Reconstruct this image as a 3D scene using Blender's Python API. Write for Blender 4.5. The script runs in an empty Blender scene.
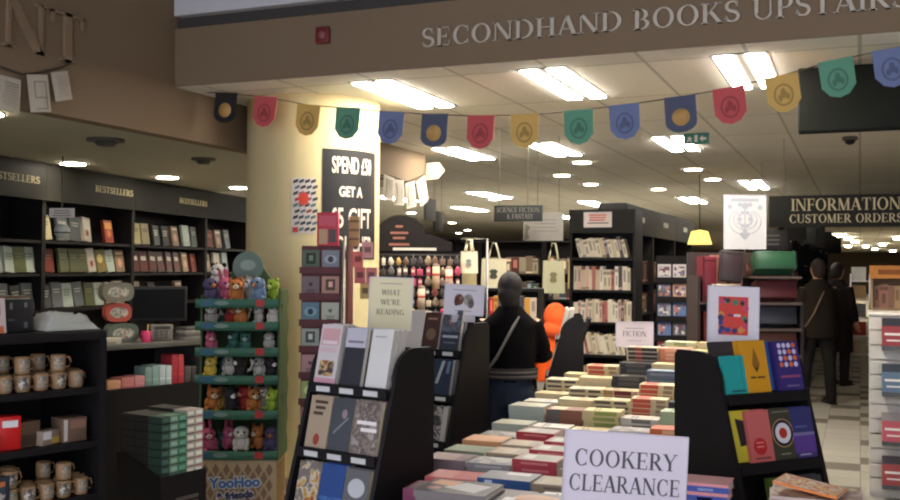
import bpy, bmesh, math, random
from mathutils import Matrix, Vector
random.seed(7)
C = bpy.context.scene.collection
PI = math.pi
ORD = ['first','second','third','fourth','fifth','sixth','seventh','eighth','ninth','tenth','eleventh','twelfth','thirteenth','fourteenth','fifteenth','sixteenth','seventeenth','eighteenth']

# ------------------------------------------------------------------ materials
def lin(c):
    c = c/255.0
    return c/12.92 if c <= .04045 else ((c+.055)/1.055)**2.4
_mc = {}
def M(rgb, rough=.6, metal=0., var=.10, spec=.35, nscale=9.):
    key = (tuple(rgb), rough, metal, var, spec)
    if key in _mc: return _mc[key]
    m = bpy.data.materials.new('paint_%d_%d_%d' % tuple(int(v) for v in rgb)); m.use_nodes = True
    nt = m.node_tree; b = nt.nodes['Principled BSDF']
    b.inputs['Roughness'].default_value = rough; b.inputs['Metallic'].default_value = metal
    b.inputs['Specular IOR Level'].default_value = spec
    col = tuple(lin(v) for v in rgb)
    tc = nt.nodes.new('ShaderNodeTexCoord'); no = nt.nodes.new('ShaderNodeTexNoise'); no.inputs['Scale'].default_value = nscale
    mx = nt.nodes.new('ShaderNodeMix'); mx.data_type = 'RGBA'
    mx.inputs[6].default_value = tuple(c*(1-var) for c in col)+(1,); mx.inputs[7].default_value = tuple(min(1, c*(1+var)) for c in col)+(1,)
    nt.links.new(tc.outputs['Object'], no.inputs['Vector']); nt.links.new(no.outputs['Fac'], mx.inputs[0]); nt.links.new(mx.outputs[2], b.inputs['Base Color'])
    _mc[key] = m; return m
def mottle(cols, scale=14., rough=.45, kind='noise', dist=.8):
    """printed cover picture: flat patches of several inks"""
    key = ('mot', tuple(map(tuple, cols)), scale, kind)
    if key in _mc: return _mc[key]
    m = bpy.data.materials.new('printed_picture'); m.use_nodes = True
    nt = m.node_tree; b = nt.nodes['Principled BSDF']; b.inputs['Roughness'].default_value = rough
    tc = nt.nodes.new('ShaderNodeTexCoord')
    mp = nt.nodes.new('ShaderNodeMapping'); mp.inputs['Location'].default_value = (random.random()*9, random.random()*9, random.random()*9)
    nt.links.new(tc.outputs['Object'], mp.inputs['Vector'])
    if kind == 'vor':
        no = nt.nodes.new('ShaderNodeTexVoronoi'); no.inputs['Scale'].default_value = scale
        sp = nt.nodes.new('ShaderNodeSeparateColor'); nt.links.new(no.outputs['Color'], sp.inputs['Color']); out = sp.outputs[0]
    else:
        no = nt.nodes.new('ShaderNodeTexNoise'); no.inputs['Scale'].default_value = scale; no.inputs['Distortion'].default_value = dist; no.inputs['Detail'].default_value = 3
        mr = nt.nodes.new('ShaderNodeMapRange'); mr.inputs['From Min'].default_value = .3; mr.inputs['From Max'].default_value = .7
        nt.links.new(no.outputs['Fac'], mr.inputs['Value']); out = mr.outputs['Result']
    nt.links.new(mp.outputs['Vector'], no.inputs['Vector'])
    cr = nt.nodes.new('ShaderNodeValToRGB'); cr.color_ramp.interpolation = 'CONSTANT' if kind == 'vor' else 'LINEAR'
    e = cr.color_ramp.elements
    n = len(cols)
    while len(e) < n: e.new(.5)
    for i, c in enumerate(cols):
        e[i].position = i/n; e[i].color = tuple(lin(v) for v in c)+(1,)
    nt.links.new(out, cr.inputs['Fac']); nt.links.new(cr.outputs['Color'], b.inputs['Base Color'])
    _mc[key] = m; return m
def emit(rgb, s):
    key = ('em', tuple(rgb), s)
    if key in _mc: return _mc[key]
    m = bpy.data.materials.new('lit_diffuser'); m.use_nodes = True; nt = m.node_tree; nt.nodes.clear()
    o = nt.nodes.new('ShaderNodeOutputMaterial'); e = nt.nodes.new('ShaderNodeEmission')
    e.inputs['Color'].default_value = tuple(lin(v) for v in rgb)+(1,); e.inputs['Strength'].default_value = s
    nt.links.new(e.outputs[0], o.inputs[0]); _mc[key] = m; return m
def clear_plastic():
    if 'clr' in _mc: return _mc['clr']
    m = bpy.data.materials.new('crinkled_wrap'); m.use_nodes = True; nt = m.node_tree; b = nt.nodes['Principled BSDF']
    b.inputs['Base Color'].default_value = (.80, .80, .68, 1); b.inputs['Roughness'].default_value = .3
    no = nt.nodes.new('ShaderNodeTexNoise'); no.inputs['Scale'].default_value = 18; no.inputs['Distortion'].default_value = 1.5
    bp = nt.nodes.new('ShaderNodeBump'); bp.inputs['Strength'].default_value = .9; bp.inputs['Distance'].default_value = .02
    nt.links.new(no.outputs['Fac'], bp.inputs['Height']); nt.links.new(bp.outputs['Normal'], b.inputs['Normal'])
    _mc['clr'] = m; return m
def tiles(name, base, seam, sx, sy, mortar=.006, dark=None, rough=.7):
    m = bpy.data.materials.new(name); m.use_nodes = True; nt = m.node_tree; b = nt.nodes['Principled BSDF']; b.inputs['Roughness'].default_value = rough
    tc = nt.nodes.new('ShaderNodeTexCoord'); br = nt.nodes.new('ShaderNodeTexBrick'); br.offset = 0.0
    br.inputs['Scale'].default_value = 1; br.inputs['Brick Width'].default_value = sx; br.inputs['Row Height'].default_value = sy
    br.inputs['Mortar Size'].default_value = mortar; br.inputs['Mortar Smooth'].default_value = .2
    c1 = tuple(lin(v) for v in base)
    br.inputs['Color1'].default_value = tuple(v*.95 for v in c1)+(1,); br.inputs['Color2'].default_value = tuple(v*1.05 for v in c1)+(1,)
    br.inputs['Mortar'].default_value = tuple(lin(v) for v in seam)+(1,)
    nt.links.new(tc.outputs['Object'], br.inputs['Vector']); last = br.outputs['Color']
    if dark:
        # scattered dark inset tiles
        vm = nt.nodes.new('ShaderNodeVectorMath'); vm.operation = 'DIVIDE'; vm.inputs[1].default_value = (sx, sy, 1)
        fl = nt.nodes.new('ShaderNodeVectorMath'); fl.operation = 'FLOOR'
        wn = nt.nodes.new('ShaderNodeTexWhiteNoise'); wn.noise_dimensions = '2D'
        gt = nt.nodes.new('ShaderNodeMath'); gt.operation = 'GREATER_THAN'; gt.inputs[1].default_value = .80
        mx = nt.nodes.new('ShaderNodeMix'); mx.data_type = 'RGBA'; mx.inputs[7].default_value = tuple(lin(v) for v in dark)+(1,)
        nt.links.new(tc.outputs['Object'], vm.inputs[0]); nt.links.new(vm.outputs[0], fl.inputs[0]); nt.links.new(fl.outputs[0], wn.inputs['Vector'])
        nt.links.new(wn.outputs['Value'], gt.inputs[0]); nt.links.new(gt.outputs[0], mx.inputs[0]); nt.links.new(last, mx.inputs[6]); last = mx.outputs[2]
    nt.links.new(last, b.inputs['Base Color']); return m

BLACK = M((28, 25, 25), .5, spec=.25); BLACK2 = M((24, 21, 21), .6, spec=.2); DGREEN = M((36, 35, 31), .6, spec=.2)
WHITE = M((232, 226, 222), .6, var=.03); CREAM = M((212, 196, 148), .75, var=.03); PAGE = M((222, 205, 165), .85, var=.06)
PAGEW = M((214, 206, 190), .85, var=.06); STEEL = M((150, 146, 140), .35, .8); WALLTAN = M((128, 108, 84), .85, var=.05, nscale=1.5)
GOLD = M((205, 190, 150), .5); INK = M((70, 66, 68), .7)

# ------------------------------------------------------------------ mesh builder
class MB:
    def __init__(s): s.v = []; s.f = []; s.m = []; s.mats = []; s.sm = []
    def mi(s, mat):
        if mat not in s.mats: s.mats.append(mat)
        return s.mats.index(mat)
    def add(s, vs, fs, mat, X=None, smooth=False):
        b = len(s.v)
        s.v += [tuple(X @ Vector(v)) if X else tuple(v) for v in vs]
        i = s.mi(mat)
        for f in fs: s.f.append([b+k for k in f]); s.m.append(i); s.sm.append(smooth)
        return s
    def box(s, lo, hi, mat, X=None):
        x0, y0, z0 = lo; x1, y1, z1 = hi
        return s.add([(x0,y0,z0),(x1,y0,z0),(x1,y1,z0),(x0,y1,z0),(x0,y0,z1),(x1,y0,z1),(x1,y1,z1),(x0,y1,z1)],
                     [(0,3,2,1),(4,5,6,7),(0,1,5,4),(1,2,6,5),(2,3,7,6),(3,0,4,7)], mat, X)
    def bbox(s, lo, hi, mat, X=None, bev=.004):
        """box with chamfered edges"""
        bm = bmesh.new(); bmesh.ops.create_cube(bm, size=1)
        c = [(lo[i]+hi[i])/2 for i in range(3)]; d = [hi[i]-lo[i] for i in range(3)]
        for v in bm.verts: v.co = Vector((c[0]+v.co.x*d[0], c[1]+v.co.y*d[1], c[2]+v.co.z*d[2]))
        bmesh.ops.bevel(bm, geom=bm.edges[:], offset=min(bev, min(d)*.45), segments=2, profile=.5, affect='EDGES')
        s.bm(bm, mat, X, True); return s
    def bm(s, bm, mat, X=None, smooth=False):
        bm.verts.ensure_lookup_table(); bm.verts.index_update()
        s.add([v.co[:] for v in bm.verts], [[v.index for v in f.verts] for f in bm.faces], mat, X, smooth); bm.free(); return s
    def prism(s, poly, axis, a, b, mat, X=None):
        """poly 2D extruded along axis ('x': poly=(y,z); 'y': (x,z); 'z': (x,y))"""
        def P(p, t): return {'x': (t, p[0], p[1]), 'y': (p[0], t, p[1]), 'z': (p[0], p[1], t)}[axis]
        n = len(poly); vs = [P(p, a) for p in poly]+[P(p, b) for p in poly]
        fs = [list(range(n))[::-1], list(range(n, 2*n))]+[(i, (i+1) % n, n+(i+1) % n, n+i) for i in range(n)]
        return s.add(vs, fs, mat, X)
    def lathe(s, prof, mat, n=16, X=None, cap=True, smooth=True):
        vs = []; fs = []
        for r, z in prof:
            for k in range(n): vs.append((r*math.cos(2*PI*k/n), r*math.sin(2*PI*k/n), z))
        for j in range(len(prof)-1):
            for k in range(n): fs.append((j*n+k, j*n+(k+1) % n, (j+1)*n+(k+1) % n, (j+1)*n+k))
        if cap: fs.append(tuple(range(n))[::-1]); fs.append(tuple((len(prof)-1)*n+k for k in range(n)))
        return s.add(vs, fs, mat, X, smooth)
    def ell(s, c, r, mat, X=None, n=14, m=9):
        prof = [(max(1e-4, math.sin(PI*j/m)), -math.cos(PI*j/m)) for j in range(m+1)]
        T = Matrix.Translation(c) @ Matrix.Diagonal((r[0], r[1], r[2], 1))
        return s.lathe(prof, mat, n, (X @ T) if X else T, cap=False)
    def tube(s, pts, r, mat, n=8, X=None):
        pts = [Vector(p) for p in pts]; vs = []; fs = []
        for i, p in enumerate(pts):
            d = (pts[min(i+1, len(pts)-1)]-pts[max(i-1, 0)]).normalized()
            u = d.cross(Vector((0, 0, 1)) if abs(d.z) < .9 else Vector((1, 0, 0))).normalized(); w = d.cross(u)
            rr = r[i] if isinstance(r, (list, tuple)) else r
            for k in range(n): vs.append(tuple(p+u*rr*math.cos(2*PI*k/n)+w*rr*math.sin(2*PI*k/n)))
        for j in range(len(pts)-1):
            for k in range(n): fs.append((j*n+k, j*n+(k+1) % n, (j+1)*n+(k+1) % n, (j+1)*n+k))
        fs.append(tuple(range(n))[::-1]); fs.append(tuple((len(pts)-1)*n+k for k in range(n)))
        return s.add(vs, fs, mat, X, True)
    def mesh(s, name):
        me = bpy.data.meshes.new(name); me.from_pydata(s.v, [], s.f)
        for m in s.mats: me.materials.append(m)
        me.polygons.foreach_set('material_index', s.m); me.polygons.foreach_set('use_smooth', s.sm)
        me.update(); return me
    def build(s, name, parent=None, label=None):
        return put(s.mesh(name), name, parent, label)
def put(me, name, parent=None, label=None):
    o = bpy.data.objects.new(name, me); C.objects.link(o)
    if parent: o.parent = parent
    if label: o['label'] = label
    return o
def at(o, loc=(0, 0, 0), rz=0., L=None):
    X = Matrix.Translation(loc) @ Matrix.Rotation(rz, 4, 'Z')
    if L is not None: X = X @ L
    o.matrix_world = X; return o
def tag(o, label, cat, group=None, kind=None):
    o['label'] = label; o['category'] = cat
    if group: o['group'] = group
    if kind: o['kind'] = kind
    return o
def thing(name, label, cat, loc=(0, 0, 0), rz=0., group=None, L=None):
    o = bpy.data.objects.new(name, None); C.objects.link(o); o.empty_display_size = .05
    at(o, loc, rz, L); return tag(o, label, cat, group)
def struct(mb, name):
    o = mb.build(name); o['kind'] = 'structure'; return o
def dup(root, loc, rz, label, group=None, L=None):
    r = root.copy(); C.objects.link(r); at(r, loc, rz, L); r['label'] = label
    if group: r['group'] = group
    for ch in list(root.children):
        c = ch.copy(); C.objects.link(c); c.parent = r
        for g in ch.children:
            d = g.copy(); C.objects.link(d); d.parent = c
    return r
def R(axis, deg): return Matrix.Rotation(math.radians(deg), 4, axis)
def off(o, th, x, y, z=0.):
    """point (x right, y deep, z) in the frame of a unit standing at o and turned th"""
    return (o[0]+x*math.cos(th)-y*math.sin(th), o[1]+x*math.sin(th)+y*math.cos(th), (o[2] if len(o) > 2 else 0)+z)

# ------------------------------------------------------------------ serif lettering
TK, TN = .15, .055
def strk(pts, ws):
    out = []
    pts = [Vector(p) for p in pts]; n = len(pts); L = []
    for i in range(n):
        d = (pts[min(i+1, n-1)]-pts[max(i-1, 0)]); d.normalize(); nn = Vector((-d.y, d.x)); L.append((pts[i]+nn*ws[i]/2, pts[i]-nn*ws[i]/2))
    for i in range(n-1): out.append([tuple(L[i][1]), tuple(L[i+1][1]), tuple(L[i+1][0]), tuple(L[i][0])])
    return out
def ring(cx, cy, rx, ry, a0, a1, tk=TK, tn=TN, n=18):
    out = []
    for i in range(n):
        q = []
        for t in (a0+(a1-a0)*i/n, a0+(a1-a0)*(i+1)/n):
            t = math.radians(t); q.append(((cx+rx*math.cos(t), cy+ry*math.sin(t)), (cx+(rx-tk)*math.cos(t), cy+(ry-tn)*math.sin(t))))
        out.append([q[0][1], q[0][0], q[1][0], q[1][1]])
    return out
def bar(x0, y0, x1, y1): return [[(x0, y0), (x1, y0), (x1, y1), (x0, y1)]]
def sfs(x, y, w=.30): return bar(x-w/2, y, x+w/2, y+.045)
def stem(x, y0=0., y1=1., w=TK, b=True, t=True):
    o = bar(x-w/2, y0, x+w/2, y1)
    if b: o += sfs(x, y0, w+.16)
    if t: o += sfs(x, y1-.045, w+.16)
    return o
def dg(a, b, w): # slanted stroke with level ends
    h = w/2*1.05
    return [[(a[0]-h, a[1]), (a[0]+h, a[1]), (b[0]+h, b[1]), (b[0]-h, b[1])]]
def glyph(c):
    if c == 'I': return stem(.17), .34
    if c == 'A': return dg((.08,0),(.38,1),.06)+dg((.38,1),(.69,0),.17)+bar(.17,.29,.58,.34)+sfs(.08,0,.24)+sfs(.69,0,.30), .80
    if c == 'B': return stem(.16)+ring(.32,.745,.27,.255,-90,90)+ring(.32,.265,.33,.265,-90,90)+bar(.16,.95,.33,1)+bar(.16,.48,.34,.535)+bar(.16,0,.33,.05), .72
    if c == 'C': return ring(.43,.5,.39,.515,48,312)+bar(.66,.68,.705,.98)+bar(.66,.04,.705,.26), .80
    if c == 'D': return stem(.16)+ring(.34,.5,.46,.5,-90,90)+bar(.16,.945,.35,1)+bar(.16,0,.35,.055), .86
    if c == 'E': return stem(.16)+bar(.16,.945,.62,1)+bar(.16,.475,.5,.53)+bar(.16,0,.64,.055)+bar(.58,.78,.62,1)+bar(.6,0,.64,.25)+bar(.47,.39,.51,.62), .70
    if c == 'F': return stem(.16)+bar(.16,.945,.6,1)+bar(.16,.475,.5,.53)+bar(.56,.75,.6,1)+bar(.47,.39,.51,.62), .64
    if c == 'G': return ring(.43,.5,.39,.515,48,312)+stem(.70,0,.42,t=True,b=False)+bar(.66,.68,.705,.98), .88
    if c == 'H': return stem(.16)+stem(.68)+bar(.16,.475,.68,.53), .86
    if c == 'K': return stem(.16)+dg((.22,.40),(.66,1),.06)+dg((.36,.60),(.72,0),.17)+sfs(.66,.955,.26)+sfs(.72,0,.28), .84
    if c == 'L': return stem(.16)+bar(.16,0,.62,.055)+bar(.58,0,.62,.28), .66
    if c == 'M': return stem(.12,w=.06)+dg((.15,1),(.47,0),.16)+dg((.47,0),(.80,1),.06)+stem(.82), 1.0
    if c == 'N': return stem(.12,w=.06)+dg((.14,1),(.72,0),.17)+stem(.74,w=.06), .88
    if c == 'O': return ring(.44,.5,.41,.515,0,360,n=32), .90
    if c == 'P': return stem(.16)+ring(.34,.72,.30,.28,-90,90)+bar(.16,.945,.35,1)+bar(.16,.44,.35,.495), .68
    if c == 'R': return stem(.16)+ring(.34,.73,.29,.27,-90,90)+bar(.16,.945,.35,1)+bar(.16,.46,.35,.515)+dg((.36,.48),(.70,0),.17)+sfs(.70,0,.26), .80
    if c == 'S':
        pts = []; ws = []
        for i in range(10):
            t = math.radians(25+i*(245/9)); pts.append((.30+.21*math.cos(t), .74+.235*math.sin(t))); ws.append(.06+.07*abs(math.cos(t)) if i < 8 else .15)
        for i in range(10):
            t = math.radians(75-i*(245/9)); pts.append((.29+.23*math.cos(t), .26+.235*math.sin(t))); ws.append(.15 if i < 2 else .06+.07*abs(math.cos(t)))
        return strk(pts, ws)+bar(.47,.72,.515,.97)+bar(.06,.04,.105,.30), .60
    if c == 'T': return stem(.37,t=False)+bar(.03,.945,.71,1)+bar(.03,.74,.07,1)+bar(.67,.74,.71,1), .76
    if c == 'U': return stem(.16,.3,1,b=False)+stem(.70,.3,1,w=.06,b=False)+ring(.42,.32,.335,.335,180,360,tk=.10), .86
    if c == 'W': return dg((.08,1),(.32,0),.15)+dg((.32,0),(.54,1),.06)+dg((.54,1),(.78,0),.15)+dg((.78,0),(1.0,1),.06)+sfs(.08,.955,.26)+sfs(1.0,.955,.22), 1.08
    if c == 'Y': return dg((.08,1),(.38,.45),.16)+dg((.70,1),(.38,.45),.06)+stem(.38,0,.46,t=False)+sfs(.08,.955,.26)+sfs(.70,.955,.24), .78
    if c == '&': return ring(.32,.76,.20,.24,0,360,tk=.09)+ring(.32,.28,.29,.28,60,380,tk=.13)+dg((.22,.72),(.74,0),.14)+sfs(.70,.36,.2), .86
    if c == "'": return bar(.04,.68,.14,1), .18
    if c == '-': return bar(.04,.40,.34,.48), .4
    return [], .36
def textw(s): return sum(glyph(c)[1] for c in s)
def serif(mb, s, h, mat, X, depth=.004, align='c', sx=1., gap=.04):
    """raised serif capitals in the local x-z plane, facing -y"""
    w = (textw(s)+gap*(len(s)-1))*h*sx; x = {'c': -w/2, 'l': 0., 'r': -w}[align]
    for c in s:
        ps, adv = glyph(c)
        for p in ps:
            a = sum(p[i][0]*p[(i+1) % len(p)][1]-p[(i+1) % len(p)][0]*p[i][1] for i in range(len(p)))
            if a < 0: p = p[::-1]
            mb.prism([(x+q[0]*h*sx, q[1]*h) for q in p], 'y', 0., -depth, mat, X)
        x += (adv+gap)*h*sx
def sans(s, size, embolden=0.):
    """outline lettering from the built-in face: 2D verts and faces, width"""
    cu = bpy.data.curves.new('lettering', 'FONT'); cu.body = s; cu.size = size; cu.offset = embolden; cu.align_x = 'CENTER'; cu.resolution_u = 3
    ob = bpy.data.objects.new('lettering', cu); C.objects.link(ob)
    bpy.context.view_layer.update()
    me = ob.evaluated_get(bpy.context.evaluated_depsgraph_get()).to_mesh()
    vs = [(v.co.x, v.co.y) for v in me.vertices]; fs = [list(p.vertices) for p in me.polygons]
    ob.evaluated_get(bpy.context.evaluated_depsgraph_get()).to_mesh_clear()
    bpy.data.objects.remove(ob); bpy.data.curves.remove(cu)
    return vs, fs
def flat_sans(mb, s, size, mat, X, emb=0., sx=1., y=-.001):
    vs, fs = sans(s, size, emb)
    mb.add([(v[0]*sx, y, v[1]) for v in vs], fs, mat, X)
def lines(mb, x0, x1, z, n, dz, h, mat, y=-.0008, X=None, ragged=.3):
    """rows of print too small to read"""
    for i in range(n):
        a = x0+(x1-x0)*random.uniform(0, ragged/2); b = x1-(x1-x0)*random.uniform(0, ragged/2)
        mb.box((a, y, z-i*dz-h), (b, 0, z-i*dz), mat, X)

# ------------------------------------------------------------------ books
_bk = {}
def book_meshes(w, h, t, col, art=(), spine=(), page=None, hard=False):
    key = (round(w, 3), round(h, 3), round(t, 3), tuple(col), repr(art), repr(spine), id(page), hard)
    if key in _bk: return _bk[key]
    cm = M(col, .42, var=.05); b = .0025 if hard else .0012; e = .003 if hard else .0006; pg = page or PAGE
    mb = MB()
    mb.box((-w/2, 0, 0), (w/2, b, h), cm); mb.box((-w/2, t-b, 0), (w/2, t, h), cm); mb.box((-w/2, b, 0), (-w/2+b, t-b, h), cm)
    for a in art:
        mat = a[-1] if not isinstance(a[-1], tuple) else M(a[-1], .45)
        y = -.0005 - .00012*(art.index(a))
        if a[0] == 'r': mb.box((-w/2+a[1]*w, y, a[2]*h), (-w/2+a[3]*w, 0, a[4]*h), mat)
        elif a[0] == 'e':
            n = 24; mb.prism([(-w/2+a[1]*w+a[3]*w*math.cos(2*PI*k/n), a[2]*h+a[4]*w*math.sin(2*PI*k/n)) for k in range(n)], 'y', 0, y, mat)
        elif a[0] == 'p': mb.prism([(-w/2+p[0]*w, p[1]*h) for p in a[1]], 'y', 0, y, mat)
    for a in spine:
        mat = a[-1] if not isinstance(a[-1], tuple) else M(a[-1], .45)
        mb.box((-w/2-.0008, t*a[3] if len(a) > 4 else t*.15, a[1]*h), (-w/2, t*a[4] if len(a) > 5 else t*.85, a[2]*h), mat)
    c = mb.mesh('cover')
    p = MB().box((-w/2+b, b, e), (w/2-e, t-b, h-e), pg).mesh('pages')
    _bk[key] = (c, p); return c, p
def book(label, loc, th, L, spec, group=None, name='book', cat='book'):
    o = thing(name, label, cat, loc, th, group, L)
    c, p = book_meshes(**spec)
    put(c, 'cover', o); put(p, 'page_block', o)
    return o
def stand(tilt=0.): return R('X', -tilt)               # face out, leaning back
def lying(h, w, t, spin=0., jig=0.):                    # front cover up, spine towards -y
    L = Matrix(((0, 0, -1, 0), (1, 0, 0, 0), (0, -1, 0, 0), (0, 0, 0, 1)))
    return R('Z', spin) @ Matrix.Translation((h/2, 0, t)) @ L
INKW = (236, 228, 220); INKK = (44, 40, 42)
def titled(c, k=2, pos=.7, w=.7, hh=.05):
    return tuple(('r', .5-w/2+.05*(i % 2), pos-i*.11, .5+w/2-.08*(i % 3), pos-i*.11+hh, c) for i in range(k))

# ================================================================== the setting
CEIL, LOW = 2.85, 2.50
FX = -4.42                                             # face of the long fascia on the left
struct(MB().box((-22, -1.5, -.1), (6, 75, 0), tiles('floor_tiles', (184, 178, 164), (140, 134, 122), .32, .32, .004, (124, 116, 102))), 'floor')
cm = tiles('ceiling_panels', (230, 226, 214), (188, 184, 172), .6, 1.2, .012, rough=.9)
struct(MB().box((FX, 5.715, CEIL), (6, 75, CEIL+.1), cm).box((-22, 10.05, CEIL), (FX, 75, CEIL+.1), cm), 'ceiling')
struct(MB().box((-22, 1.4, LOW), (FX-.12, 10.05, LOW+.1), M((176, 172, 152), .9, var=.03, nscale=1)), 'ceiling_low')
struct(MB().box((FX, -1.5, 4.2), (6, 5.9, 4.3), M((150, 146, 140), .9)), 'ceiling_unseen_sky_block')  # unseen ceiling over the front, added to block sky light from above
struct(MB().box((-22, 1.4, 0), (FX-.12, 1.5, LOW), M((120, 108, 92), .9)), 'wall_unseen_daylight_block')  # unseen wall added to keep daylight out of the low-ceilinged left area
struct(MB().box((FX-.12, -1.5, LOW), (FX, 10.05, 4.2), WALLTAN), 'wall_left_fascia')
struct(MB().box((FX, 5.70, CEIL+.001), (6, 5.92, 3.255), WALLTAN), 'wall_bulkhead')
struct(MB().box((FX, 5.73, 3.255), (6, 5.92, 3.335), M((66, 62, 58), .7)), 'trim_1')
struct(MB().box((FX+.02, 5.66, 3.335), (6, 5.9, 4.2), M((206, 204, 206), .6, var=.02)), 'wall_upper_front')
struct(MB().box((5.9, -1.5, 0), (6, 75, 4.2), M((120, 108, 92), .9)), 'wall_right')
struct(MB().box((-22, 74.9, 0), (6, 75, 4.2), M((120, 108, 92), .9)), 'wall_back')
struct(MB().box((-22.1, -1.5, 0), (-22, 75, 4.2), M((90, 84, 74), .9)), 'wall_left')
# round column, with the two posters that are pasted on it further down
CX, CY, CR = -3.877, 6.69, .505
mb = MB(); mb.lathe([(CR, 0), (CR, CEIL)], CREAM, 64, Matrix.Translation((CX, CY, 0)), cap=False)
mb.lathe([(CR+.012, 0), (CR+.012, .09), (CR, .095)], M((120, 108, 90), .6), 64, Matrix.Translation((CX, CY, 0)), cap=False)
struct(mb, 'column')

# ---------------------------------------------------------------- ceiling lights
LIT = emit((255, 248, 236), 22.)
def fluorescent(x, y, label, ln=1.17, g='twin strip fluorescent ceiling lights'):
    t = thing('fluorescent_ceiling_light', label, 'ceiling light', (x, y, CEIL), 0, g)
    MB().box((-.165, 0, -.004), (.165, ln, 0), M((120, 114, 102), .6)).build('housing', t)
    for sx in (-1, 1): MB().box((sx*.088-.055, .03, -.014), (sx*.088+.055, ln-.03, -.005), LIT).build('diffuser', t)
for i, (x, y, l) in enumerate([
    (-3.03, 5.95, 'twin fluorescent light just behind the bulkhead, nearest the cream column'),
    (-1.84, 5.95, 'twin fluorescent light just behind the bulkhead, under the word SECONDHAND'),
    (-.65, 5.95, 'twin fluorescent light just behind the bulkhead, nearest the black screen'),
    (-3.99, 9.55, 'twin fluorescent light in the second row, beside the hanging book pages'),
    (-2.96, 9.5, 'twin fluorescent light in the second row, above the science fiction sign'),
    (-1.68, 9.45, 'twin fluorescent light in the second row, beside the green exit sign'),
    (-1.43, 14.5, 'fluorescent light directly above the white line drawing poster'),
    (-5.85, 15.3, 'fluorescent light in the far third row, left of the science fiction sign'),
    (-7.6, 18.9, 'farthest left fluorescent light, low beside the hanging book pages'),
    (-4.7, 18.0, 'far fluorescent light above the poster of the tall paperback bookcase'),
    (-2.78, 17.6, 'far fluorescent light over the bookcases with green headers'),
    (-7.75, 15.6, 'fluorescent light peeping out under the hanging book pages by the column'),
    (-5.1, 22.0, 'small far fluorescent light above the faded white hanging poster'),
    (-6.6, 22.5, 'small far fluorescent light behind the tote bags, over the dark shelves')]):
    fluorescent(x, y, l, 1.17 if y < 12 else 1.5)
def downlight(x, y, z, label, s=22., g='round ceiling downlights'):
    t = thing('ceiling_downlight', label, 'ceiling light', (x, y, z), 0, g)
    MB().lathe([(.112, -.006), (.112, 0)], M((200, 196, 184), .4), 24).build('trim_ring', t)
    MB().lathe([(.104, -.014), (.104, -.007)], emit((255, 244, 220), s*.7), 24).build('lens', t)
for x, y, l in [(-3.01, 11.4, 'round downlight beside the twin strip above the science fiction sign'), (-3.68, 12.9, 'round downlight, left one of the three grouped over the tall bookcase'),
                (-3.67, 14.4, 'round downlight, lowest of the three grouped over the tall bookcase'), (-1.92, 12.65, 'round downlight below the exit sign, nearer of the two'),
                (-1.88, 14.13, 'round downlight below the exit sign, beside the strip over the poster'), (-2.9, 15.6, 'round downlight over the green bookcase headers'),
                (-6.1, 17.0, 'round downlight far off beside the science fiction sign'), (-7.3, 13.6, 'round downlight just below the hanging book pages'), (-9.4, 20.6, 'small round downlight far left behind the chalkboard header'), (-13.2, 33.0, 'tiny far downlight over the left tote bag'), (-11.9, 30.5, 'tiny far downlight just left of the faded white poster'), (-10.4, 25.5, 'small far downlight under the fluorescent lights, left of the totes')]:
    downlight(x, y, CEIL, l)
for x, y, l in [(-6.38, 6.84, 'round downlight over the first bestsellers header'), (-6.45, 8.22, 'round downlight over the second bestsellers header'), (-6.5, 9.55, 'round downlight beside the column over the third bestsellers header'), (-4.78, 4.40, 'round downlight at the photo edge just under the book pages')]:
    downlight(x, y, LOW, l, 26.)
for i, (x, y) in enumerate([(-.68, 36), (-.40, 39.2), (-.19, 44.4), (.27, 53.2), (.77, 60.4), (1.85, 66), (1.3, 39.5), (-.55, 53), (.96, 49.4)]):
    t = thing('fluorescent_ceiling_light', 'tiny far ceiling light under the information sign at the back of the shop', 'ceiling light', (x, y, CEIL), 0, 'tiny lights at the far end of the shop')
    MB().box((-.15, 0, -.03), (.15, 1.6, 0), M((206, 202, 190), .5)).box((-.14, .03, -.08), (.14, 1.57, -.031), emit((255, 240, 212), 14.)).build('diffuser', t)
# detectors and vents on the low ceiling, red sounder on the bulkhead
for x, y, l, w in [(-4.95, 5.62, 'dark twin-head sensor on the low ceiling under the paper pages', .26), (-5.05, 6.9, 'round smoke detector on the low ceiling beside the column', .2), (-6.7, 6.25, 'dark ceiling fitting above the first bestsellers header', .22), (-6.95, 7.9, 'dark ceiling fitting above the second bestsellers header', .22)]:
    t = thing('ceiling_detector', l, 'detector', (x, y, LOW))
    MB().lathe([(w/2, -.018), (w/2, 0)], M((84, 80, 70), .6), 20).build('base_plate', t)
    MB().lathe([(w*.22, -.05), (w*.3, -.03), (w*.3, -.018)], M((70, 66, 58), .5), 16).build('sensor_head', t)
t = thing('ceiling_camera', 'small dark dome camera on the ceiling under the black screen', 'camera', (-.086, 10.07, CEIL))
MB().lathe([(.07, -.03), (.07, 0)], M((90, 84, 74), .5), 18).build('base_plate', t); MB().ell((0, 0, -.035), (.05, .05, .04), BLACK).build('dome', t)
t = thing('alarm_detector', 'small red square alarm box on the bulkhead', 'alarm', (-3.235, 5.70, 3.11))
MB().bbox((-.05, -.03, -.055), (.05, 0, .055), M((112, 40, 42), .5), bev=.008).build('case', t)
MB().lathe([(.024, 0), (.024, .008)], M((150, 92, 90), .5), 16, Matrix.Translation((0, -.03, 0)) @ R('X', 90)).build('grille', t)

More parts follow.
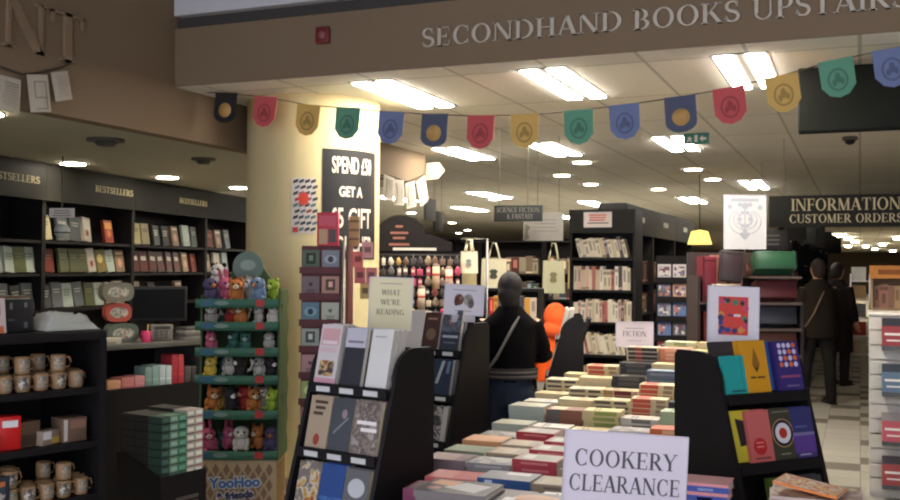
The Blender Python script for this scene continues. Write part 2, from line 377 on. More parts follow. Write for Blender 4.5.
# ---------------------------------------------------------------- raised letters on the walls
SILV = M((196, 184, 164), .4, .1)
def letters(name, label, s, loc, rz, h, sx, mat=SILV, depth=.018, align='l', gap=.04):
    t = thing(name, label, 'sign', loc, rz)
    w = (textw(s)+gap*(len(s)-1))*h*sx; x = {'c': -w/2, 'l': 0., 'r': -w}[align]
    for c in s:
        mb = MB(); serif(mb, c, h, mat, Matrix.Translation((x, 0, 0)), depth, 'l', sx, gap); mb.build('letter', t); x += (glyph(c)[1]+gap)*h*sx
    return t
def fit(s, w, h, gap=.04): return w/((textw(s)+gap*(len(s)-1))*h)
letters('sign_lettering', 'raised pale serif capitals reading SECONDHAND on the tan bulkhead', 'SECONDHAND', (-2.531, 5.70, 2.976), 0, .116, fit('SECONDHAND', 1.268, .116))
letters('sign_lettering', 'raised pale serif capitals reading BOOKS on the tan bulkhead', 'BOOKS', (-1.204, 5.70, 2.971), 0, .116, fit('BOOKS', .595, .116))
letters('sign_lettering', 'raised pale serif capitals reading UPSTAIRS running out of the photo', 'UPSTAIRS', (-.546, 5.70, 2.971), 0, .116, fit('UPSTAIRS', .786, .116))
letters('sign_lettering', 'large tan serif letters ending in NT on the left fascia', 'NT', (FX, 4.82, 2.825), PI/2, .29, 1.33, M((140, 118, 92), .6), .02, 'r')

# ---------------------------------------------------------------- garlands
def flag_mb(col, disc):
    mb = MB(); m = M(col, .8); w, h = .092, .215
    pts = [(-w, 0), (-w, -h*.72)]+[(-w*math.cos(a), -h*.72-h*.28*math.sin(a)) for a in [PI*k/10 for k in range(1, 10)]]+[(w, -h*.72), (w, 0)]
    if not disc: pts = [(-w, 0), (-w*.98, -h*.7), (-w*.55, -h*.93), (0, -h), (w*.55, -h*.93), (w*.98, -h*.7), (w, 0)]
    mb.prism(pts, 'y', -.002, .002, m)
    return mb
P = [(-4.40, 2.862), (-4.167, 2.838), (-3.836, 2.79), (-3.492, 2.715), (-3.185, 2.677), (-2.865, 2.632), (-2.551, 2.6), (-2.234, 2.574), (-1.942, 2.566), (-1.597, 2.575), (-1.315, 2.592), (-.984, 2.622), (-.706, 2.655), (-.416, 2.708), (-.127, 2.775), (.152, 2.815), (.4, 2.855)]
tag(MB().tube([(x, 5.96, z-.004) for x, z in P], .004, M((96, 84, 66), .8), 6).build('bunting_string'), 'thin string of the felt bunting sagging under the bulkhead', 'string')
RD, YL, GN, BL, NV = (196, 86, 86), (212, 172, 96), (96, 152, 124), (112, 124, 160), (82, 88, 108)
FL = [((36, 34, 34), 1, 'black bunting flag with gold disc, first on the string by the fascia'), (RD, 0, 'red bunting flag in front of the cream column, after the black flag'), (YL, 0, 'yellow bunting flag in front of the cream column'),
      (GN, 0, 'green bunting flag in front of the cream column'), (BL, 0, 'plain blue bunting flag above the spend and gift poster'), (NV, 1, 'navy bunting flag with gold disc over the hanging book pages'),
      (RD, 0, 'red bunting flag over the strip light beside the hanging pages'), (YL, 0, 'yellow bunting flag halfway along the string, over the science fiction sign'), (GN, 0, 'green bunting flag halfway along the string'),
      (BL, 0, 'plain blue bunting flag left of the exit sign'), (NV, 1, 'navy bunting flag with gold disc right above the exit sign'), (RD, 0, 'red bunting flag under the strip light nearest the black screen'),
      (YL, 0, 'yellow bunting flag beside the edge of the black screen'), (GN, 0, 'green bunting flag hanging in front of the black screen'), (BL, 0, 'blue bunting flag hanging in front of the black screen, last on the string')]
for i, (c, d, l) in enumerate(FL):
    x, z = P[i+1]; t = thing('hanging_bunting_flag', l, 'bunting flag', (x, 5.955-.004*(i % 2), z), 0, 'felt flags on the bunting'); t.rotation_euler[1] = -math.atan2(P[i+2][1]-P[i][1], P[i+2][0]-P[i][0])*.7
    flag_mb(c, d).build('felt', t)
    dark = tuple(v*.80 for v in c)
    if d: MB().lathe([(.052, 0), (.052, .003)], M((190, 150, 88), .6), 24, Matrix.Translation((0, -.002, -.125)) @ R('X', 90)).build('disc', t)
    else:
        mb = MB(); mb.add(*[(lambda q: ([(a[0], -.0035, a[1]) for p in q for a in p], [tuple(range(4*k, 4*k+4)) for k in range(len(q))]))(ring(0, -.115, .055, .065, 0, 360, .012, .012))][0], M(dark, .8))
        [mb.prism([(cx+rx*math.cos(2*PI*q/14), cz+rz*math.sin(2*PI*q/14)) for q in range(14)], 'y', -.0035, -.002, M(dark, .8)) for cx, cz, rx, rz in ((0, -.105, .016, .03), (-.02, -.13, .012, .02), (.022, -.125, .012, .02))]; mb.build('emblem', t)
PAPER = M((186, 176, 158), .8, var=.04)
def pages(name, label, loc, rz, w, h, rot, mark):
    t = thing(name, label, 'paper page', loc, rz, None, R('Y', rot))
    mb = MB(); n = 8
    vs = []; fs = []
    for i in range(n+1):
        for j in (0, 1): vs.append((-w/2+w*i/n, -.012*math.sin(PI*i/n)*(1-j)-.004, -h*(1-j)))
    for i in range(n): fs.append((2*i, 2*i+2, 2*i+3, 2*i+1))
    mb.add(vs, fs, PAPER)
    b = [(v[0], v[1]+.0015, v[2]) for v in vs]; mb.add(b, [f[::-1] for f in fs], PAPER)
    mb.build('sheet', t)
    g = MB(); ikm = M((120, 112, 104), .8)
    if mark: g.box((-w*.28, -.0185, -h*.62), (w*.28, -.017, -h*.6), ikm).box((-w*.28, -.0185, -h*.2), (w*.28, -.017, -h*.18), ikm).box((-w*.28, -.0185, -h*.62), (-w*.25, -.017, -h*.18), ikm).box((w*.25, -.0185, -h*.9), (w*.28, -.017, -h*.18), ikm).box((-w*.28, -.0185, -h*.92), (w*.28, -.017, -h*.9), ikm)
    else: lines(g, -w*.36, w*.36, -h*.15, 9, h*.085, h*.03, M((176, 166, 152), .8), -.0185)
    g.build('print', t)
Q = [(4.14, 2.70), (4.31, 2.685), (4.45, 2.72), (4.60, 2.775), (4.70, 2.83)]
tag(MB().tube([(FX+.02, y, z) for y, z in Q], .006, M((70, 60, 48), .8), 6).build('hanging_page_string'), 'dark string of the page garland under the letters NT', 'string')
pages('hanging_book_page', 'white book page hanging at the photo edge under the letter N', (FX+.025, 4.22, 2.65), PI/2, .15, .19, 2, 0)
pages('hanging_book_page', 'white page with a square drawing under the letters NT', (FX+.03, 4.41, 2.70), PI/2, .16, .215, -9, 1)
pages('hanging_book_page', 'white book page hanging under the letter T, last of its garland', (FX+.025, 4.585, 2.75), PI/2, .14, .17, -15, 0)
tag(MB().tube([(FX+.03, 8.75, 2.50), (FX+.03, 9.1, 2.53), (FX+.03, 9.5, 2.50), (FX+.03, 10, 2.62)], .006, M((70, 60, 48), .8), 6).build('hanging_page_string'), 'dark string of the page garland beside the column', 'string')
for k, (y, z, h, r, l) in enumerate([(9.05, 2.52, .24, 4, 'white book page hanging beside the column, first of the lit garland'), (9.28, 2.50, .26, -3, 'white book page hanging beside the column, second of the lit garland'), (9.55, 2.50, .27, -10, 'white book page hanging beside the column, third of the lit garland'), (9.82, 2.56, .28, -24, 'brightest book page, tilted at the end of the lit garland')]):
    pages('hanging_book_page', l, (FX+.04, y, z), PI/2, .24, h, r, 0)
tag(at(MB().prism([(-.08, -.09), (.06, -.07), (.13, .02), (.07, .11), (-.07, .10)], 'y', -.006, .006, M((170, 160, 140), .8)).build('hanging_paper_sheet'), (FX+.12, 9.98, 2.64), math.radians(25)), 'large bright sheet at the far end of the left fascia', 'paper sheet')

# ---------------------------------------------------------------- hanging signs and screen
def rods(t, xs, z0, z1, y=0., name='rod'):
    for x in xs: MB().tube([(x, y, z0), (x, y, z1)], .0025, STEEL, 6).build(name, t)
t = thing('hanging_screen', 'large dark screen hung under the bulkhead beside the last flags', 'screen', (.27, 6.42, 2.43))
MB().bbox((-.62, 0, 0), (.62, .06, .40), M((34, 35, 32), .9, spec=.05), bev=.012).build('casing', t)
MB().box((-.605, -.004, .015), (.605, 0, .385), M((36, 38, 34), .95, spec=.03)).build('panel', t)
rods(t, (-.3, .3), .40, .42, .03, 'bracket')
t = thing('hanging_exit_sign', 'small green exit sign under the navy flag', 'sign', (-1.385, 9.3, 2.745))
MB().box((-.115, -.01, 0), (.115, .01, .1), M((58, 128, 110), .4)).build('board', t)
g = MB(); g.prism([(.03, .05), (.06, .08), (.06, .06), (.09, .06), (.09, .04), (.06, .04), (.06, .02)], 'y', -.012, -.01, WHITE).prism([(-.09, .015), (-.07, .05), (-.08, .06), (-.055, .07), (-.035, .05), (-.05, .045), (-.035, .015), (-.045, .015), (-.06, .035), (-.08, .015)], 'y', -.012, -.01, WHITE).box((-.015, -.012, .02), (.012, -.01, .085), WHITE); g.build('symbol', t)
rods(t, (-.08, .08), .1, .105)
def sign_board(name, label, loc, w, h, rows, col=DGREEN, rz=0., top=None, ink=GOLD):
    t = thing(name, label, 'sign', loc, rz)
    MB().bbox((-w/2, -.015, 0), (w/2, .015, h), col, bev=.004).build('board', t)
    mb = MB()
    for s, hh, z, ww, cx in rows: serif(mb, s, hh, ink, Matrix.Translation((cx, -.015, z)), .003, 'c', fit(s, ww, hh))
    if rows: mb.build('lettering', t)
    if top: rods(t, (-w*.4, w*.4), h, top)
    return t
sign_board('hanging_sign', 'wide dark sign reading INFORMATION CUSTOMER ORDERS in gold capitals', (-.13, 10.0, 2.005), 1.35, .30, [('INFORMATION', .112, .155, .95, .0), ('CUSTOMER ORDERS', .08, .04, .98, .0)], top=.845)
sign_board('hanging_sign', 'dark hanging sign reading SCIENCE FICTION & FANTASY before a faded poster', (-2.845, 8.55, 2.022), .44, .145, [('SCIENCE FICTION', .045, .082, .39, 0), ('& FANTASY', .045, .022, .24, .02)], M((50, 52, 50), .5), math.radians(8), top=.828, ink=M((140, 138, 126), .6))
t = thing('hanging_poster', 'faded white poster hanging behind the science fiction sign', 'poster', (-2.785, 9.12, 1.865), math.radians(8))
MB().box((-.19, -.004, 0), (.19, .004, .27), M((196, 192, 182), .7)).build('sheet', t)
g = MB(); lines(g, -.13, .15, .2, 4, .035, .008, M((160, 156, 150), .7), -.0055); g.prism([(-.18, .0), (-.13, .02), (-.15, .09), (-.12, .13), (-.17, .16)], 'y', -.0055, -.004, M((150, 140, 118), .7)); g.build('print', t)
rods(t, (-.15, .15), .27, .985, 0., 'cord')
for q, (x, y, z, w_) in enumerate([(-4.575, 10.54, 2.14, .42), (-5.27, 12.42, 2.10, .42)]):
    sign_board('hanging_sign', ['nearer dark slanting sign hanging beyond the paper pages', 'farther dark slanting sign hanging beyond the paper pages'][q], (x, y, z), w_, .26, [], M((40, 38, 36), .6), math.radians(98), top=CEIL-z-.005)
t = thing('hanging_label_sign', 'small white label hanging on a wire before the bestsellers shelves', 'sign', (-5.907, 6.218, 1.985), math.radians(15))
MB().box((-.105, -.004, 0), (.105, .004, .075), WHITE).build('board', t); g = MB(); lines(g, -.09, .09, .06, 3, .02, .008, M((150, 130, 126), .7), -.0055); g.build('print', t)
MB().tube([(0, 0, .075), (0, 0, .5)], .006, M((120, 116, 104), .6), 6).build('wire', t)
t = thing('hanging_dome_mirror', 'small shiny dome hanging under the white wire label', 'mirror', (-5.907, 6.22, 1.80), 0)
MB().ell((0, 0, .08), (.062, .062, .062), M((196, 204, 196), .35, .2)).build('dome', t); MB().lathe([(.064, .06), (.064, .07)], M((60, 58, 54), .5), 20).build('rim', t)

# ---------------------------------------------------------------- posters on the column
def on_col(a0, r): # map flat (x, y, z) to the column, x measured along the arc from angle a0
    def f(v): a = a0+v[0]/CR; rr = CR+r-v[1]; return (CX+rr*math.cos(a), CY+rr*math.sin(a), v[2])
    return f
def wrap(mb, f):
    mb.v = [f(v) for v in mb.v]; return mb
def strip(x0, x1, z0, z1, y0, mat, n=14):
    mb = MB(); vs = []; fs = []
    for y in (y0, 0.):
        for i in range(n+1):
            for z in (z0, z1): vs.append((x0+(x1-x0)*i/n, y, z))
    k = 2*(n+1)
    for i in range(n): fs += [(2*i, 2*i+2, 2*i+3, 2*i+1), (k+2*i, k+2*i+1, k+2*i+3, k+2*i+2), (2*i, k+2*i, k+2*i+2, 2*i+2), (2*i+1, 2*i+3, k+2*i+3, k+2*i+1)]
    fs += [(0, 1, k+1, k), (2*n, k+2*n, k+2*n+1, 2*n+1)]
    return mb.add(vs, fs, mat)
A0 = math.atan2(6.297-CY, -3.583-CX)                   # where the poster's left edge sits
PW = .50; Z0, Z1 = 1.66, 2.455
t = thing('column_poster', 'black poster on the cream column reading SPEND £50 GET A £5 GIFT VOUCHER', 'poster', (0, 0, 0))
wrap(strip(0, PW, Z0, Z1, -.004, M((38, 36, 36), .5)), on_col(A0, 0)).build('sheet', t)
mb = MB()
for s, size, x, z, sx in [('SPEND £50', .165, .25, 2.285, .455), ('GET A', .10, .225, 2.115, .72), ('£5 GIFT', .20, .24, 1.89, .56), ('VOUCHER', .165, .245, 1.71, .50)]:
    vs, fs = sans(s, size, .0035); mb.add([(x+v[0]*sx, -.006, z+v[1]) for v in vs], fs, M((222, 208, 190), .6))
wrap(mb, on_col(A0, 0)).build('lettering', t)
t = thing('column_poster', 'narrow patterned poster with a red star splash on the cream column', 'poster', (0, 0, 0))
A1 = math.atan2(6.222-CY, -3.777-CX)
wrap(strip(0, .175, 1.84, 2.24, -.003, M((206, 196, 186), .6), 6), on_col(A1, 0)).build('sheet', t)
mb = MB()
for i in range(9):
    for j in range(4):
        x = .012+j*.042+(i % 2)*.012; z = 1.855+i*.043
        mb.prism([(x, z), (x+.036, z+.012), (x+.038, z+.034), (x+.002, z+.022)], 'y', -.0045, -.003, M([(60, 66, 70), (92, 108, 112), (56, 52, 54), (150, 60, 52)][(i*3+j*5) % 4 if (i+j) % 5 == 0 else (i+j) % 3], .6))
st = []
for k in range(16): r = .05 if k % 2 == 0 else .034; st.append((.088+r*math.cos(PI*k/8), 2.09+r*1.15*math.sin(PI*k/8)))
mb.prism(st, 'y', -.0065, -.0045, M((204, 70, 52), .6)); mb.prism([(.01, 1.85), (.05, 1.85), (.05, 1.885), (.01, 1.885)], 'y', -.006, -.003, M((190, 64, 50), .6))
wrap(mb, on_col(A1, 0)).build('pattern', t)

# ================================================================== left: bestsellers wall
BT = math.atan2(10.92-6.14, -7.33+6.49); BO = (-6.49, 6.14, 0)       # the cases stand along this slanting line
LBOOK = [  # looks of the face-out books
    dict(w=.15, h=.23, t=.03, col=(196, 186, 170), art=(('r', .1, .5, .9, .9, (214, 206, 196)), ('e', .5, .35, .2, .2, (168, 52, 44)))),
    dict(w=.15, h=.23, t=.03, col=(92, 98, 100), art=titled((180, 180, 170))),
    dict(w=.15, h=.22, t=.03, col=(150, 60, 44), art=(('r', .1, .6, .9, .9, (214, 150, 70)), ('e', .5, .4, .25, .25, (206, 120, 56)))),
    dict(w=.14, h=.22, t=.03, col=(150, 140, 108), art=titled((90, 84, 60))),
    dict(w=.14, h=.21, t=.03, col=(52, 54, 52), art=titled((196, 190, 178), 3)),
    dict(w=.15, h=.22, t=.03, col=(134, 112, 92), art=(('e', .5, .4, .25, .3, (196, 150, 130)), ('r', .1, .8, .9, .9, (214, 200, 180)))),
    dict(w=.16, h=.24, t=.03, col=(160, 172, 168), art=(('e', .5, .5, .42, .5, (176, 188, 184)),)),
    dict(w=.14, h=.21, t=.03, col=(110, 44, 34), art=titled((170, 110, 80))),
    dict(w=.15, h=.22, t=.03, col=(84, 88, 52), art=titled((130, 130, 90))),
    dict(w=.15, h=.22, t=.03, col=(166, 178, 170), art=titled((110, 130, 120), 3)),
    dict(w=.15, h=.22, t=.03, col=(72, 38, 34), art=(('r', .2, .55, .8, .75, (190, 182, 170)), ('r', .1, .1, .9, .45, (92, 44, 40)))),
    dict(w=.15, h=.22, t=.03, col=(120, 110, 60), art=(('e', .4, .6, .3, .3, (206, 190, 120)), ('e', .65, .3, .22, .25, (150, 110, 50)))),
]
LNAME = ['pale book with a red spot', 'slate grey book', 'orange and red book', 'beige book', 'dark book with pale lines', 'brown book with a rosy oval', 'pale blue-grey book', 'dull red book', 'olive book', 'pale green book', 'dark maroon book with white panel', 'yellow spotted book']
SEC = ['first', 'second', 'third']
secs = [(-1.0, .60, ()), (.60, 2.09, ()), (2.09, 3.74, ()), (3.74, 5.0, ())]
used = {}
def shelfcase(o, th, x0, x1, zs, top, depth, name, label, cat='bookcase', col=BLACK, header=None, group=None, base=.1):
    """open bookcase: own parts are sides, back, shelves, header; returns its Empty"""
    t = thing(name, label, cat, off(o, th, x0, 0), th, group); w = x1-x0
    MB().box((0, depth-.015, 0), (w, depth, top), col).build('back_panel', t)
    for x in (0, w-.025): MB().box((x, 0, 0), (x+.025, depth-.015, top), col).build('side_panel', t)
    for z in zs: MB().box((.025, .01, z-.025), (w-.025, depth-.015, z), col).build('shelf', t)
    MB().box((.025, .02, 0), (w-.025, depth-.015, base), BLACK2).build('plinth', t)
    MB().box((.025, .01, top-.025), (w-.025, depth-.015, top), col).build('top_panel', t)
    if header:
        h0, h1, s, hh, ww, cx = header
        hd = MB().box((-.0, -.02, h0), (w, .012, h1), DGREEN).build('header', t)
        if s:
            mb = MB(); serif(mb, s, hh, GOLD, Matrix.Translation((cx, -.02, h0+(h1-h0)*.42)), .003, 'c', fit(s, ww, hh)); mb.build('lettering', hd)
    return t
WALLZ = [.55, .88, 1.21, 1.53, 1.82]
for k, (x0, x1, _) in enumerate(secs):
    hd = (2.17, 2.49, 'BESTSELLERS' if k < 3 else '', .06, .68, [1.16, 1.10, 1.28, .7][k])
    shelfcase(BO, BT, x0, x1-.003, WALLZ, 2.485, .32, 'wall_bookcase', ['black wall bookcase at the photo edge, under the cut-off BESTSELLERS header', 'black wall bookcase under the middle BESTSELLERS header, behind the hanging label', 'black wall bookcase under the BESTSELLERS header beside the column', 'black wall bookcase mostly hidden behind the cream column'][k], header=hd)
def wallbook(i, x, zi, k, extra=''):
    """face-out book on the bestsellers wall"""
    d = WALLZ[zi]; key = (i, zi, k); n = used.get(key, 0); used[key] = n+1
    row = {4: 'top', 3: 'second', 2: 'third', 1: 'fourth'}[zi]
    book(f"{LNAME[i]}, {extra.split('|')[0]} along the {row} bestsellers shelf {extra.split('|')[1]}", off(BO, BT, x, .05, d+.012), BT+random.uniform(-.10, .10), R('Y', random.choice([0, 0, 0, 5, -4])) @ stand(9), LBOOK[i], 'books on the bestsellers wall', 'hardback_book')
bays = ['at the photo edge', 'behind the hanging label', 'beside the column']
rows = [ # (bay, shelf, [(x, look)])
    (0, 3, [(-.10, 3), (.04, 9), (.22, 9), (.36, 8), (.49, 9)]), (0, 4, [(-.02, 4)]), (0, 2, [(-.05, 4), (.15, 1), (.33, 4), (.48, 1)]),
    (1, 4, [(.74, 3), (.98, 1), (1.16, 1), (1.36, 0), (1.74, 2)]), (1, 3, [(.76, 7), (1.0, 8), (1.16, 8), (1.31, 8), (1.45, 0), (1.62, 11), (1.78, 9), (1.95, 5)]), (1, 2, [(.74, 4), (.90, 1), (1.06, 9), (1.24, 1), (1.42, 8), (1.58, 9), (1.76, 5), (1.95, 0)]),
    (2, 4, [(2.25, 3), (2.45, 3), (2.68, 4), (2.88, 4), (3.10, 5), (3.36, 6), (3.56, 1)]), (2, 3, [(2.24, 10), (2.42, 10), (2.60, 10), (2.78, 10), (2.96, 10), (3.14, 10), (3.34, 5), (3.55, 7)]), (2, 2, [(2.3, 3), (2.6, 4), (3.2, 5)]),
    (2, 4, []), (3, 4, [(3.95, 7), (4.2, 5), (4.45, 1)]), (3, 3, [(3.92, 5), (4.15, 0), (4.4, 6)])]
for bay, zi, lst in rows:
    seen = {}
    for n, (x, i) in enumerate(lst):
        wallbook(i, x, zi, bay, f"{ORD[n]}|{bays[min(bay, 2)] if bay < 3 else 'half behind the column'}")

# ================================================================== left: black mug unit
MT = math.radians(72); MO0 = (-2.996, 3.425, 0)
MW = 1.0; MO = off(MO0, MT, -MW, 0)                     # left end of the unit, out of the photo
t = thing('mug_display_unit', 'black shelf unit at the photo edge holding mugs, with wrapped parcel on top', 'shelf unit', MO, MT)
MB().bbox((0, .0, 1.285), (MW, .52, 1.325), BLACK).build('top_board', t)
MB().box((0, .505, 0), (MW, .52, 1.285), BLACK).build('back_panel', t)
for x in (0, MW-.03): MB().box((x, .0, 0), (x+.03, .505, 1.285), BLACK).build('side_panel', t)
MZ = [1.085, .855, .63, .40]
for z in MZ: MB().box((.03, .012, z-.028), (MW-.03, .505, z), BLACK).build('shelf', t)
MB().box((.03, .03, 0), (MW-.03, .505, .1), BLACK2).build('plinth', t)
mugart = [mottle([(206, 198, 186), (130, 112, 92), (70, 62, 56), (196, 188, 172)], 40), mottle([(196, 186, 168), (104, 96, 84), (170, 150, 120)], 34)]
def mug_mb(body, art, k):
    t = thing('mug', 'x', 'mug', (0, 0, -5), 0)
    mb = MB(); mb.lathe([(.030, 0), (.039, .006), (.041, .05), (.041, .094), (.038, .095), (.037, .012), (.001, .010)], body, 20, cap=False); mb.build('cup', t)
    a = MB(); n = 10; vs = []; fs = []
    for i in range(n+1):
        an = -PI/2-.75+1.5*i/n
        for z in (.018, .084): vs.append((.0415*math.cos(an), .0415*math.sin(an), z))
    a.add(vs, [(2*i, 2*i+2, 2*i+3, 2*i+1) for i in range(n)], art, None, True); a.build('print', t)
    h = MB(); h.tube([(.039, 0, .08), (.062, 0, .078), (.07, 0, .052), (.06, 0, .026), (.039, 0, .022)], .0058, body, 8); h.build('handle', t)
    return t
BROWN = M((160, 126, 88), .45)
mugs = [mug_mb(BROWN, mugart[0], 0), mug_mb(BROWN, mugart[1], 1), mug_mb(WHITE, M((226, 222, 214), .4), 2)]
fresh = [True]*3
def mug(k, x, y, z, rot, label, group):
    p = off(MO, MT, MW+x, y, z)
    if fresh[k]: fresh[k] = False; at(mugs[k], p, MT+rot, MS); mugs[k]['label'] = label; mugs[k]['group'] = group; return
    dup(mugs[k], p, MT+rot, label, group, MS)
xs = [-.655+.077*q for q in range(8)]; MS = Matrix.Scale(.74, 4)
for si, z in ((0, MZ[0]), (2, MZ[2])):
    sh = {0: 'upper mug shelf', 2: 'lower mug shelf'}[si]; sh2 = {0: 'under the wrapped parcel', 2: 'under the red box'}[si]
    for i, x in enumerate(xs):
        x += .03*(si == 2); mug(i % 2, x, .05, z+.001, random.uniform(-.3, .3), f'brown printed mug, {ORD[i]} from the left in front row of the {sh}', 'brown mugs stacked on the unit')
        if (si == 0 and i in (1, 2, 4, 6)) or (si == 2 and i in (1, 2, 3, 6)):
            mug((i+1) % 2, x, .053, z+.073, random.uniform(-.3, .3), f'brown printed mug stacked on the {ORD[i]} mug of the {sh}', 'brown mugs stacked on the unit')
        mug((i+1) % 2, x+.035, .14, z+.001, random.uniform(-.4, .4), f'brown printed mug, {ORD[i]} from the left in back row of the {sh}', 'brown mugs stacked on the unit')
        if i in (1, 3, 5): mug(i % 2, x+.035, .143, z+.073, 0, f'brown printed mug stacked on back-row mug {ORD[i]} of the {sh}', 'brown mugs stacked on the unit')
mug(2, -.475, .055, MZ[1], .3, 'plain white mug beside the red box on the middle shelf', 'white mug')
def carton(name, label, cat, loc, th, d, col, art=()):
    t = thing(name, label, cat, loc, th); w, y, h = d
    MB().bbox((-w/2, 0, 0), (w/2, y, h), col, bev=.003).build('carton', t)
    if art:
        mb = MB()
        for a in art: mb.box((-w/2+a[0]*w, -.0012, a[1]*h), (-w/2+a[2]*w, 0, a[3]*h), a[4])
        mb.build('printed_pattern', t)
    return t
carton('gift_box', 'bright red box with white label on the middle mug shelf', 'box', off(MO, MT, MW-.395, .05, MZ[1]+.001), MT-.2, (.085, .085, .135), M((206, 30, 28), .4), ((.15, .68, .85, .88, WHITE),))
carton('gift_box', 'brown window box beside the red box on the middle shelf', 'box', off(MO, MT, MW-.305, .06, MZ[1]+.001), MT+.1, (.09, .09, .105), M((96, 74, 56), .5), ((.1, .1, .9, .5, M((70, 54, 44), .5)),))
carton('gift_box', 'small tilted box with yellow and white print on middle shelf', 'box', off(MO, MT, MW-.22, .05, MZ[1]+.001), MT+.35, (.1, .06, .06), M((150, 130, 112), .5), ((.05, .4, .5, .95, WHITE), (.5, .1, .95, .5, M((196, 160, 70), .5))))
carton('gift_box', 'brown and cream mug carton at the end of the middle shelf', 'box', off(MO, MT, MW-.115, .05, MZ[1]+.001), MT, (.11, .10, .10), M((116, 92, 74), .5), ((.05, .05, .2, .95, M((206, 196, 180), .5)), (.3, .55, .95, .9, M((150, 110, 90), .5))))
carton('gift_box', 'patterned dark boxed gift at the photo edge on the lower shelf', 'box', off(MO, MT, MW-.47, .02, MZ[2]+.001), MT-.1, (.12, .06, .13), M((46, 52, 60), .5), ((.15, .15, .85, .85, mottle([(150, 60, 44), (190, 110, 60), (60, 66, 80), (170, 160, 150)], 30, kind='vor')),))
# on top of the mug unit
t = thing('wrapped_parcel', 'pale crinkled plastic parcel lying on the black mug unit', 'parcel', off(MO, MT, MW-.135, .02, 1.326), MT)
bm = bmesh.new(); bmesh.ops.create_grid(bm, x_segments=16, y_segments=12, size=.5)
for v in bm.verts:
    x, y = v.co.x, v.co.y; e = max(0, 1-max(abs(x), abs(y))*2)
    v.co = Vector((x*.235+random.uniform(-.006, .006), y*.24+.13, .006+.075*min(1, e*2.4)*(1-.3*(x+.5))+random.uniform(-.009, .009)*(e > .1)))
bmesh.ops.solidify(bm, geom=bm.faces[:], thickness=.004); MB().bm(bm, clear_plastic(), None, True).build('wrapping', t)
carton('display_box', 'black box with small pale marks on top of the mug unit', 'box', off(MO, MT, MW-.345, .10, 1.326), MT+.05, (.14, .16, .135), M((48, 46, 46), .4), ((.25, .7, .33, .9, M((120, 118, 112), .5)), (.7, .75, .78, .9, M((120, 118, 112), .5)), (.7, .12, .8, .3, M((110, 108, 104), .5)), (.2, .35, .4, .4, M((90, 88, 86), .5))))
book('pale book with orange foot at the photo edge atop mug unit', off(MO, MT, MW-.475, .03, 1.330), MT, stand(8), dict(w=.10, h=.14, t=.02, col=(206, 186, 176), art=(('r', 0, 0, .9, .2, (206, 110, 70)), ('r', .1, .5, .8, .8, (170, 150, 140)))))
for k, (c, n) in enumerate([((120, 86, 60), 'brown'), ((186, 164, 130), 'tan'), ((206, 190, 160), 'cream'), ((110, 78, 58), 'dark brown')]):
    carton('notebook', f'{n} spiral notebook, {ORD[3-k]} from top in the pile behind the parcel', 'notebook', off(MO, MT, MW-.285+.006*k, .29, 1.326+.036*k), MT+.2, (.16, .09, .035), M(c, .5), ((.0, .3, .98, .7, M((206, 196, 176), .7)),))

# ================================================================== left: counter with till
KO = (-4.53, 5.179, 0); KT = math.radians(72)
t = thing('shop_counter', 'black counter with grey worktop between mug unit and plush stand', 'counter', off(KO, KT, -.5, 0), KT)
MB().bbox((0, -.02, 1.05), (1.28, .62, 1.085), M((96, 92, 84), .35)).build('worktop', t)
MB().box((0, 0, 0), (1.25, .02, .76), BLACK).build('front_panel', t)
MB().box((0, .0, .76), (1.25, .60, .785), BLACK).build('shelf', t)
MB().box((0, .58, 0), (1.25, .60, 1.05), BLACK).build('back_panel', t)
for x in (0, 1.235): MB().box((x, 0.02 if x == 0 else 0.0, .785), (x+.015, .58, 1.05), BLACK if x == 0 else M((84, 84, 78), .25)).build('side_panel', t)
PK = [((196, 150, 110), .05), ((206, 130, 120), .062), ((176, 196, 186), .085), ((150, 176, 160), .10), ((196, 90, 96), .155), ((170, 60, 66), .155), ((84, 78, 72), .09)]
x = .525
for i, (c, h) in enumerate([((206, 150, 110), .06), ((196, 120, 110), .07), ((206, 140, 140), .075), ((126, 150, 136), .13), ((146, 170, 156), .135), ((176, 190, 186), .135), ((190, 200, 196), .13), ((176, 56, 62), .2), ((186, 66, 70), .2), ((84, 78, 74), .11), ((70, 66, 62), .11)]):
    # small piles of notebooks lying on the counter shelf
    w = [.1, .1, .08, .055, .055, .05, .05, .05, .05, .06, .06][i]
    nm = ['peach', 'salmon', 'pink', 'sage green', 'pale green', 'pale grey', 'whitish', 'deep red', 'bright red', 'dark', 'blackish'][i]
    carton('boxed_notebook', f'{nm} boxed notebook, {ORD[i]} from the left on the shelf under the counter', 'notebook', off(KO, KT, x-.5+w/2, .03, .787), KT, (w-.004, .14, h), M(c, .5), ((.1, .3, .9, .36, M(tuple(min(255, v*1.15) for v in c), .5)),))
    x += w
# stack of three rounded tins on the counter, pages behind
def tin(label, p, th, w, c):
    t = thing('lunch_tin', label, 'tin', p, th)
    bm = bmesh.new(); bmesh.ops.create_cube(bm, size=1)
    for v in bm.verts: v.co = Vector((v.co.x*w, v.co.y*.1, v.co.z*.125+.0625))
    ed = [e for e in bm.edges if abs(e.verts[0].co.y-e.verts[1].co.y) > .05]
    bmesh.ops.bevel(bm, geom=ed, offset=.05, segments=5, profile=.5, affect='EDGES')
    MB().bm(bm, M(c, .35), None, False).build('tin_body', t)
    mb = MB(); n = 20
    mb.prism([(w*.36*math.cos(2*PI*k/n), .062+.036*math.sin(2*PI*k/n)) for k in range(n)], 'y', -.0515, -.05, mottle([(176, 170, 150), (96, 110, 96), (206, 196, 176), (120, 70, 56)], 30)); mb.build('picture', t)
    h = MB(); h.tube([(-.04, 0, .125), (-.035, 0, .138), (.035, 0, .138), (.04, 0, .125)], .004, M((60, 56, 52), .5), 6); h.build('handle', t)
